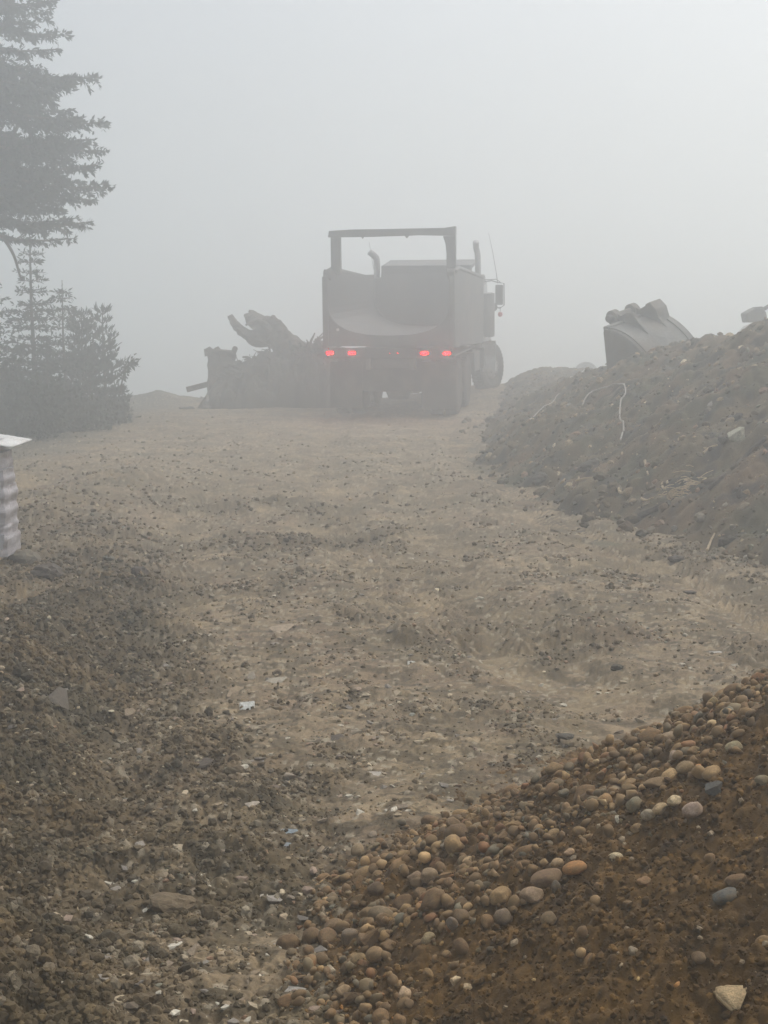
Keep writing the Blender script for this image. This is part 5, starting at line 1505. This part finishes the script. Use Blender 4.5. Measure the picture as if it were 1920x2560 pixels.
for (tp, dy, fol) in TIPS:
    e = np.array(at(tp[0], tp[1], DT + dy)) - np.array(bt.location)
    ln = math.hypot(e[0], e[1])
    s = np.array([0, 0, e[2] + 0.10 * ln + 0.25 + 0.15 * rs_t.normal()])
    mid = (s + e) / 2 + [0, 0, -0.10 * ln]
    nseg = 3
    pts = smoothline([Vector(s), Vector(mid), Vector(e)], 4)
    mbt.tube(pts, [0.04 - 0.034 * i / (len(pts) - 1) for i in range(len(pts))], 6, cap=False)
    pts = [np.array(p) for p in pts]
    cum = len(pts) - 1
    for i in range(cum):
        t0 = i / cum
        a, b = pts[i], pts[i + 1]
        seg = b - a; sl = np.linalg.norm(seg); tdir = seg / sl
        side = np.cross(tdir, [0, 0, 1]); side /= np.linalg.norm(side)
        ns = max(2, int(sl / 0.035))
        for j in range(ns):
            t = t0 + (j / ns) / cum
            base = a + seg * (j + rs_t.rand()) / ns
            w = 0.54 * fol * (0.16 + 1.1 * math.sin(min(1, (1 - t) * 1.5) * math.pi / 2)) * rs_t.uniform(0.3, 1.1)
            sg = rs_t.choice([-1, 1])
            d = side * sg * rs_t.uniform(0.1, 1) + tdir * rs_t.uniform(0.3, 1.0) + np.array([0, 0, rs_t.normal() * 0.28 - 0.22])
            d /= np.linalg.norm(d)
            m = max(4, int(w / 0.0095))
            u_ = rs_t.rand(m)
            P.append(base + d * w * u_[:, None] + rs_t.normal(size=(m, 3)) * 0.015)
            dd = d + rs_t.normal(size=(m, 3)) * 0.6; dd /= np.linalg.norm(dd, axis=1, keepdims=True)
            D_.append(dd); L_.append(rs_t.uniform(0.06, 0.12, m))
# more boughs out of sight, above and on the far side
for i in range(46):
    h = rs_t.uniform(3.2, HT - 0.3); a = rs_t.uniform(0.6 * math.pi, 1.9 * math.pi) if h < 8.2 else rs_t.rand() * 6.28
    ln = 2.3 * (1 - h / HT) ** 0.6 * rs_t.uniform(0.7, 1.1) + 0.3
    if math.cos(a) > 0.3 and h < 8.0: continue
    s = np.array([0, 0, h]); e = s + [math.cos(a) * ln, math.sin(a) * ln, -0.12 * ln]
    p, dd, ll, tw = bough(s, e, rs_t, fol=0.5, dens=1.0)
    P.append(p); D_.append(dd); L_.append(ll); mbt.tube([s, (s + e) / 2, e], [0.035, 0.02, 0.006], 5, cap=False)
# drooping bare limb
dl = smoothline([Vector(at(*q, DT - 0.4)) - bt.location for q in ((-60, 540), (-10, 578), (12, 600), (35, 640), (50, 690), (55, 700))], 4)
mbt.tube(dl, [0.045 - 0.035 * i / len(dl) for i in range(len(dl))], 6)
dl = smoothline([Vector(at(*q, DT - 0.4)) - bt.location for q in ((10, 598), (35, 600), (50, 592))], 3)
mbt.tube(dl, [0.025 - 0.015 * i / len(dl) for i in range(len(dl))], 6)
for l in ([(40, 55), (80, 62), (95, 90)], [(60, 60), (85, 58), (102, 70)], [(150, 205), (190, 212), (205, 205)], [(70, 138), (72, 155), (73, 170)], [(12, 350), (14, 365), (16, 372)], [(145, 565), (165, 585), (172, 605)]):
    dl = [Vector(at(*q, DT - 0.3)) - bt.location for q in l]
    mbt.tube(smoothline(dl, 3), 0.010, 5)
P, D_, L_ = np.concatenate(P), np.concatenate(D_), np.concatenate(L_)
link("crown", crown_mesh("crown", P, D_, L_, L_ * 0.34, rs_t, (0.035, 0.045, 0.03)), M_needles, bt)
mbt.build("trunk", M_bark, bt)
tag(bt, "tall old spruce whose ragged dark boughs reach in at the upper left", "spruce tree")
print("spruce sprays", len(P))

# ------------------------------------------------------------------ wrapped pallet at the left edge
pe = at(16, 1415, 9.55)
pz = float(H_base(np.array([-2.6]), np.array([10.0]))[0])
pl = empty("wrapped_pallet", (pe.x, 10.0, pz))
M_film, nt, b = newmat("stretch film over sacks")
tc = N(nt, 'ShaderNodeTexCoord'); mp_ = N(nt, 'ShaderNodeMapping'); mp_.inputs['Scale'].default_value = (2.0, 2.0, 9.0)
mp_.inputs['Rotation'].default_value = (0.0, 0.18, 0.0)
nz = N(nt, 'ShaderNodeTexNoise'); nz.inputs['Scale'].default_value = 2.2; nz.inputs['Detail'].default_value = 7
rp_ = N(nt, 'ShaderNodeValToRGB'); rp_.color_ramp.elements[0].position = 0.35; rp_.color_ramp.elements[1].position = 0.68
rp_.color_ramp.elements[0].color = (0.30, 0.27, 0.275, 1); rp_.color_ramp.elements[1].color = (0.50, 0.48, 0.50, 1)
nt.links.new(tc.outputs['Object'], mp_.inputs['Vector']); nt.links.new(mp_.outputs[0], nz.inputs['Vector']); nt.links.new(nz.outputs['Fac'], rp_.inputs['Fac'])
nt.links.new(rp_.outputs[0], b.inputs['Base Color']); b.inputs['Roughness'].default_value = 0.28; b.inputs['Specular IOR Level'].default_value = 0.6
bp = N(nt, 'ShaderNodeBump'); bp.inputs['Strength'].default_value = 0.6; bp.inputs['Distance'].default_value = 0.02; nt.links.new(nz.outputs['Fac'], bp.inputs['Height']); nt.links.new(bp.outputs[0], b.inputs['Normal'])
rows = [(0.0, 0.09, -0.03), (0.09, 0.215, 0.0), (0.215, 0.30, -0.022), (0.30, 0.425, -0.012), (0.425, 0.545, -0.014), (0.545, 0.655, -0.02), (0.655, 0.765, -0.04), (0.765, 0.845, -0.075)]
def sack(z0, z1, off, seed):
    rs = np.random.RandomState(seed)
    x0, x1, y0, y1 = -1.15 - off, off, -0.45 - off * 0.3, 0.02 + off * 0.3
    bm = bmesh.new(); bmesh.ops.create_cube(bm, size=1)
    bmesh.ops.subdivide_edges(bm, edges=bm.edges, cuts=7, use_grid_fill=True)
    for v_ in bm.verts:
        p = v_.co * 2
        bul = 0.006 * math.cos(p.z * math.pi / 2)
        k = (abs(p.x) ** 8 + abs(p.y) ** 8) ** 0.125
        sx = 1 + bul / 0.55; 
        rnd_ = 0.008 * math.sin(p.x * 7 + seed) * math.cos(p.y * 6 + seed * 2) + 0.004 * math.sin(p.z * 4 + p.x * 5 + seed)
        v_.co = Vector(((x0 + x1) / 2 + p.x / max(k, 1) * (x1 - x0) / 2 + p.x * bul + p.x * rnd_, (y0 + y1) / 2 + p.y / max(k, 1) * (y1 - y0) / 2 + p.y * bul + p.y * rnd_, (z0 + z1) / 2 + p.z * (z1 - z0) / 2))
    me = bpy.data.meshes.new("sack"); bm.to_mesh(me); bm.free()
    link("sack_layer", me, M_film, pl)
for i, (a, b_, o_) in enumerate(rows[1:]): sack(a, b_ + 0.004, o_, i)
mb = MB()
for yy in (-0.40, -0.2, -0.02): mb.box((-0.6, yy, 0.045), (1.1, 0.1, 0.07))
for xx in (-1.1, -0.85, -0.6, -0.35, -0.1): mb.box((xx, -0.21, 0.085), (0.12, 0.48, 0.02))
mb.build("pallet", M_straw, pl)
M_film2 = surf("bright film fold", (0.62, 0.61, 0.62), 0.3, 0.15, 10, bump=0.4, bscale=60)
def strip(pts, w, name="film_band"):
    V, F = [], []
    for (x, z) in pts: V += [(x, -0.52, z), (x, -0.525, z + w)]
    for i in range(len(pts) - 1): F.append((2 * i, 2 * i + 2, 2 * i + 3, 2 * i + 1))
    V2 = [(x, y + 0.006, z) for x, y, z in V]; n0 = len(V)
    F += [tuple(j + n0 for j in f[::-1]) for f in F]
    o = MB().add(V + V2, F).build(name, M_film2, pl)
strip([(-0.5, 0.26), (-0.25, 0.38), (-0.1, 0.47), (0.0, 0.545)], 0.05)
strip([(-0.5, 0.43), (-0.2, 0.445), (-0.005, 0.455)], 0.02)
strip([(-0.5, 0.10), (-0.3, 0.12), (-0.10, 0.17), (0.01, 0.195)], 0.06)
strip([(-0.5, 0.02), (-0.25, 0.03), (-0.12, 0.07), (0.0, 0.16)], 0.07)
# curved white cover sheet
V, F = [], []
nx, ny = 16, 8
for i in range(nx + 1):
    t = i / nx; x = -1.30 + 1.36 * t
    z = 0.895 - 0.07 * max(0, (t - 0.55) / 0.45) ** 1.7
    th_ = 0.030 * (1 - t) + 0.004
    for j in range(ny + 1):
        y = -0.50 + 0.60 * j / ny
        V.append((x, y, z + 0.004 * math.sin(y * 5 + x * 3)))
for i in range(nx):
    for j in range(ny):
        a = i * (ny + 1) + j; F.append((a, a + 1, a + ny + 2, a + ny + 1))
cs = MB().add(V, F).build("cover_sheet", M_white, pl, smooth=True)
so = cs.modifiers.new("thick", 'SOLIDIFY'); so.thickness = 0.012
tag(pl, "stack of sacks wrapped in clear film under a curved white cover at the left edge", "wrapped pallet")
cbk = link('concrete_block', clod_meshes[2].copy(), None); cbk.data.materials.clear(); cbk.data.materials.append(M_conc); cbk.scale = (0.10, 0.09, 0.08)
cbk.location = at(62, 1425, 9.8); cbk.location.z = float(H_any(np.array([cbk.location.x]), np.array([9.8]))[0]) + 0.03; cbk.rotation_euler = (0.1, 0.08, 0.4)
tag(cbk, "mud stained pale concrete block at the foot of the wrapped pallet", "concrete block")

# ------------------------------------------------------------------ haze
mb = MB(); mb.box((0, 85, 3.4), (320, 330, 22.2))
hz = mb.build("haze", None)
hm = bpy.data.materials.new("haze"); hm.use_nodes = True
nt = hm.node_tree; nt.nodes.clear()
oo = nt.nodes.new('ShaderNodeOutputMaterial'); pv = nt.nodes.new('ShaderNodeVolumePrincipled')
pv.inputs['Color'].default_value = (0.95, 0.985, 0.99, 1)
pv.inputs['Density'].default_value = 0.030
pv.inputs['Anisotropy'].default_value = 0.64
nt.links.new(pv.outputs[0], oo.inputs['Volume'])
hz.data.materials.append(hm)
tag(hz, "pale even fog filling the air over the whole site", "haze", kind='stuff')
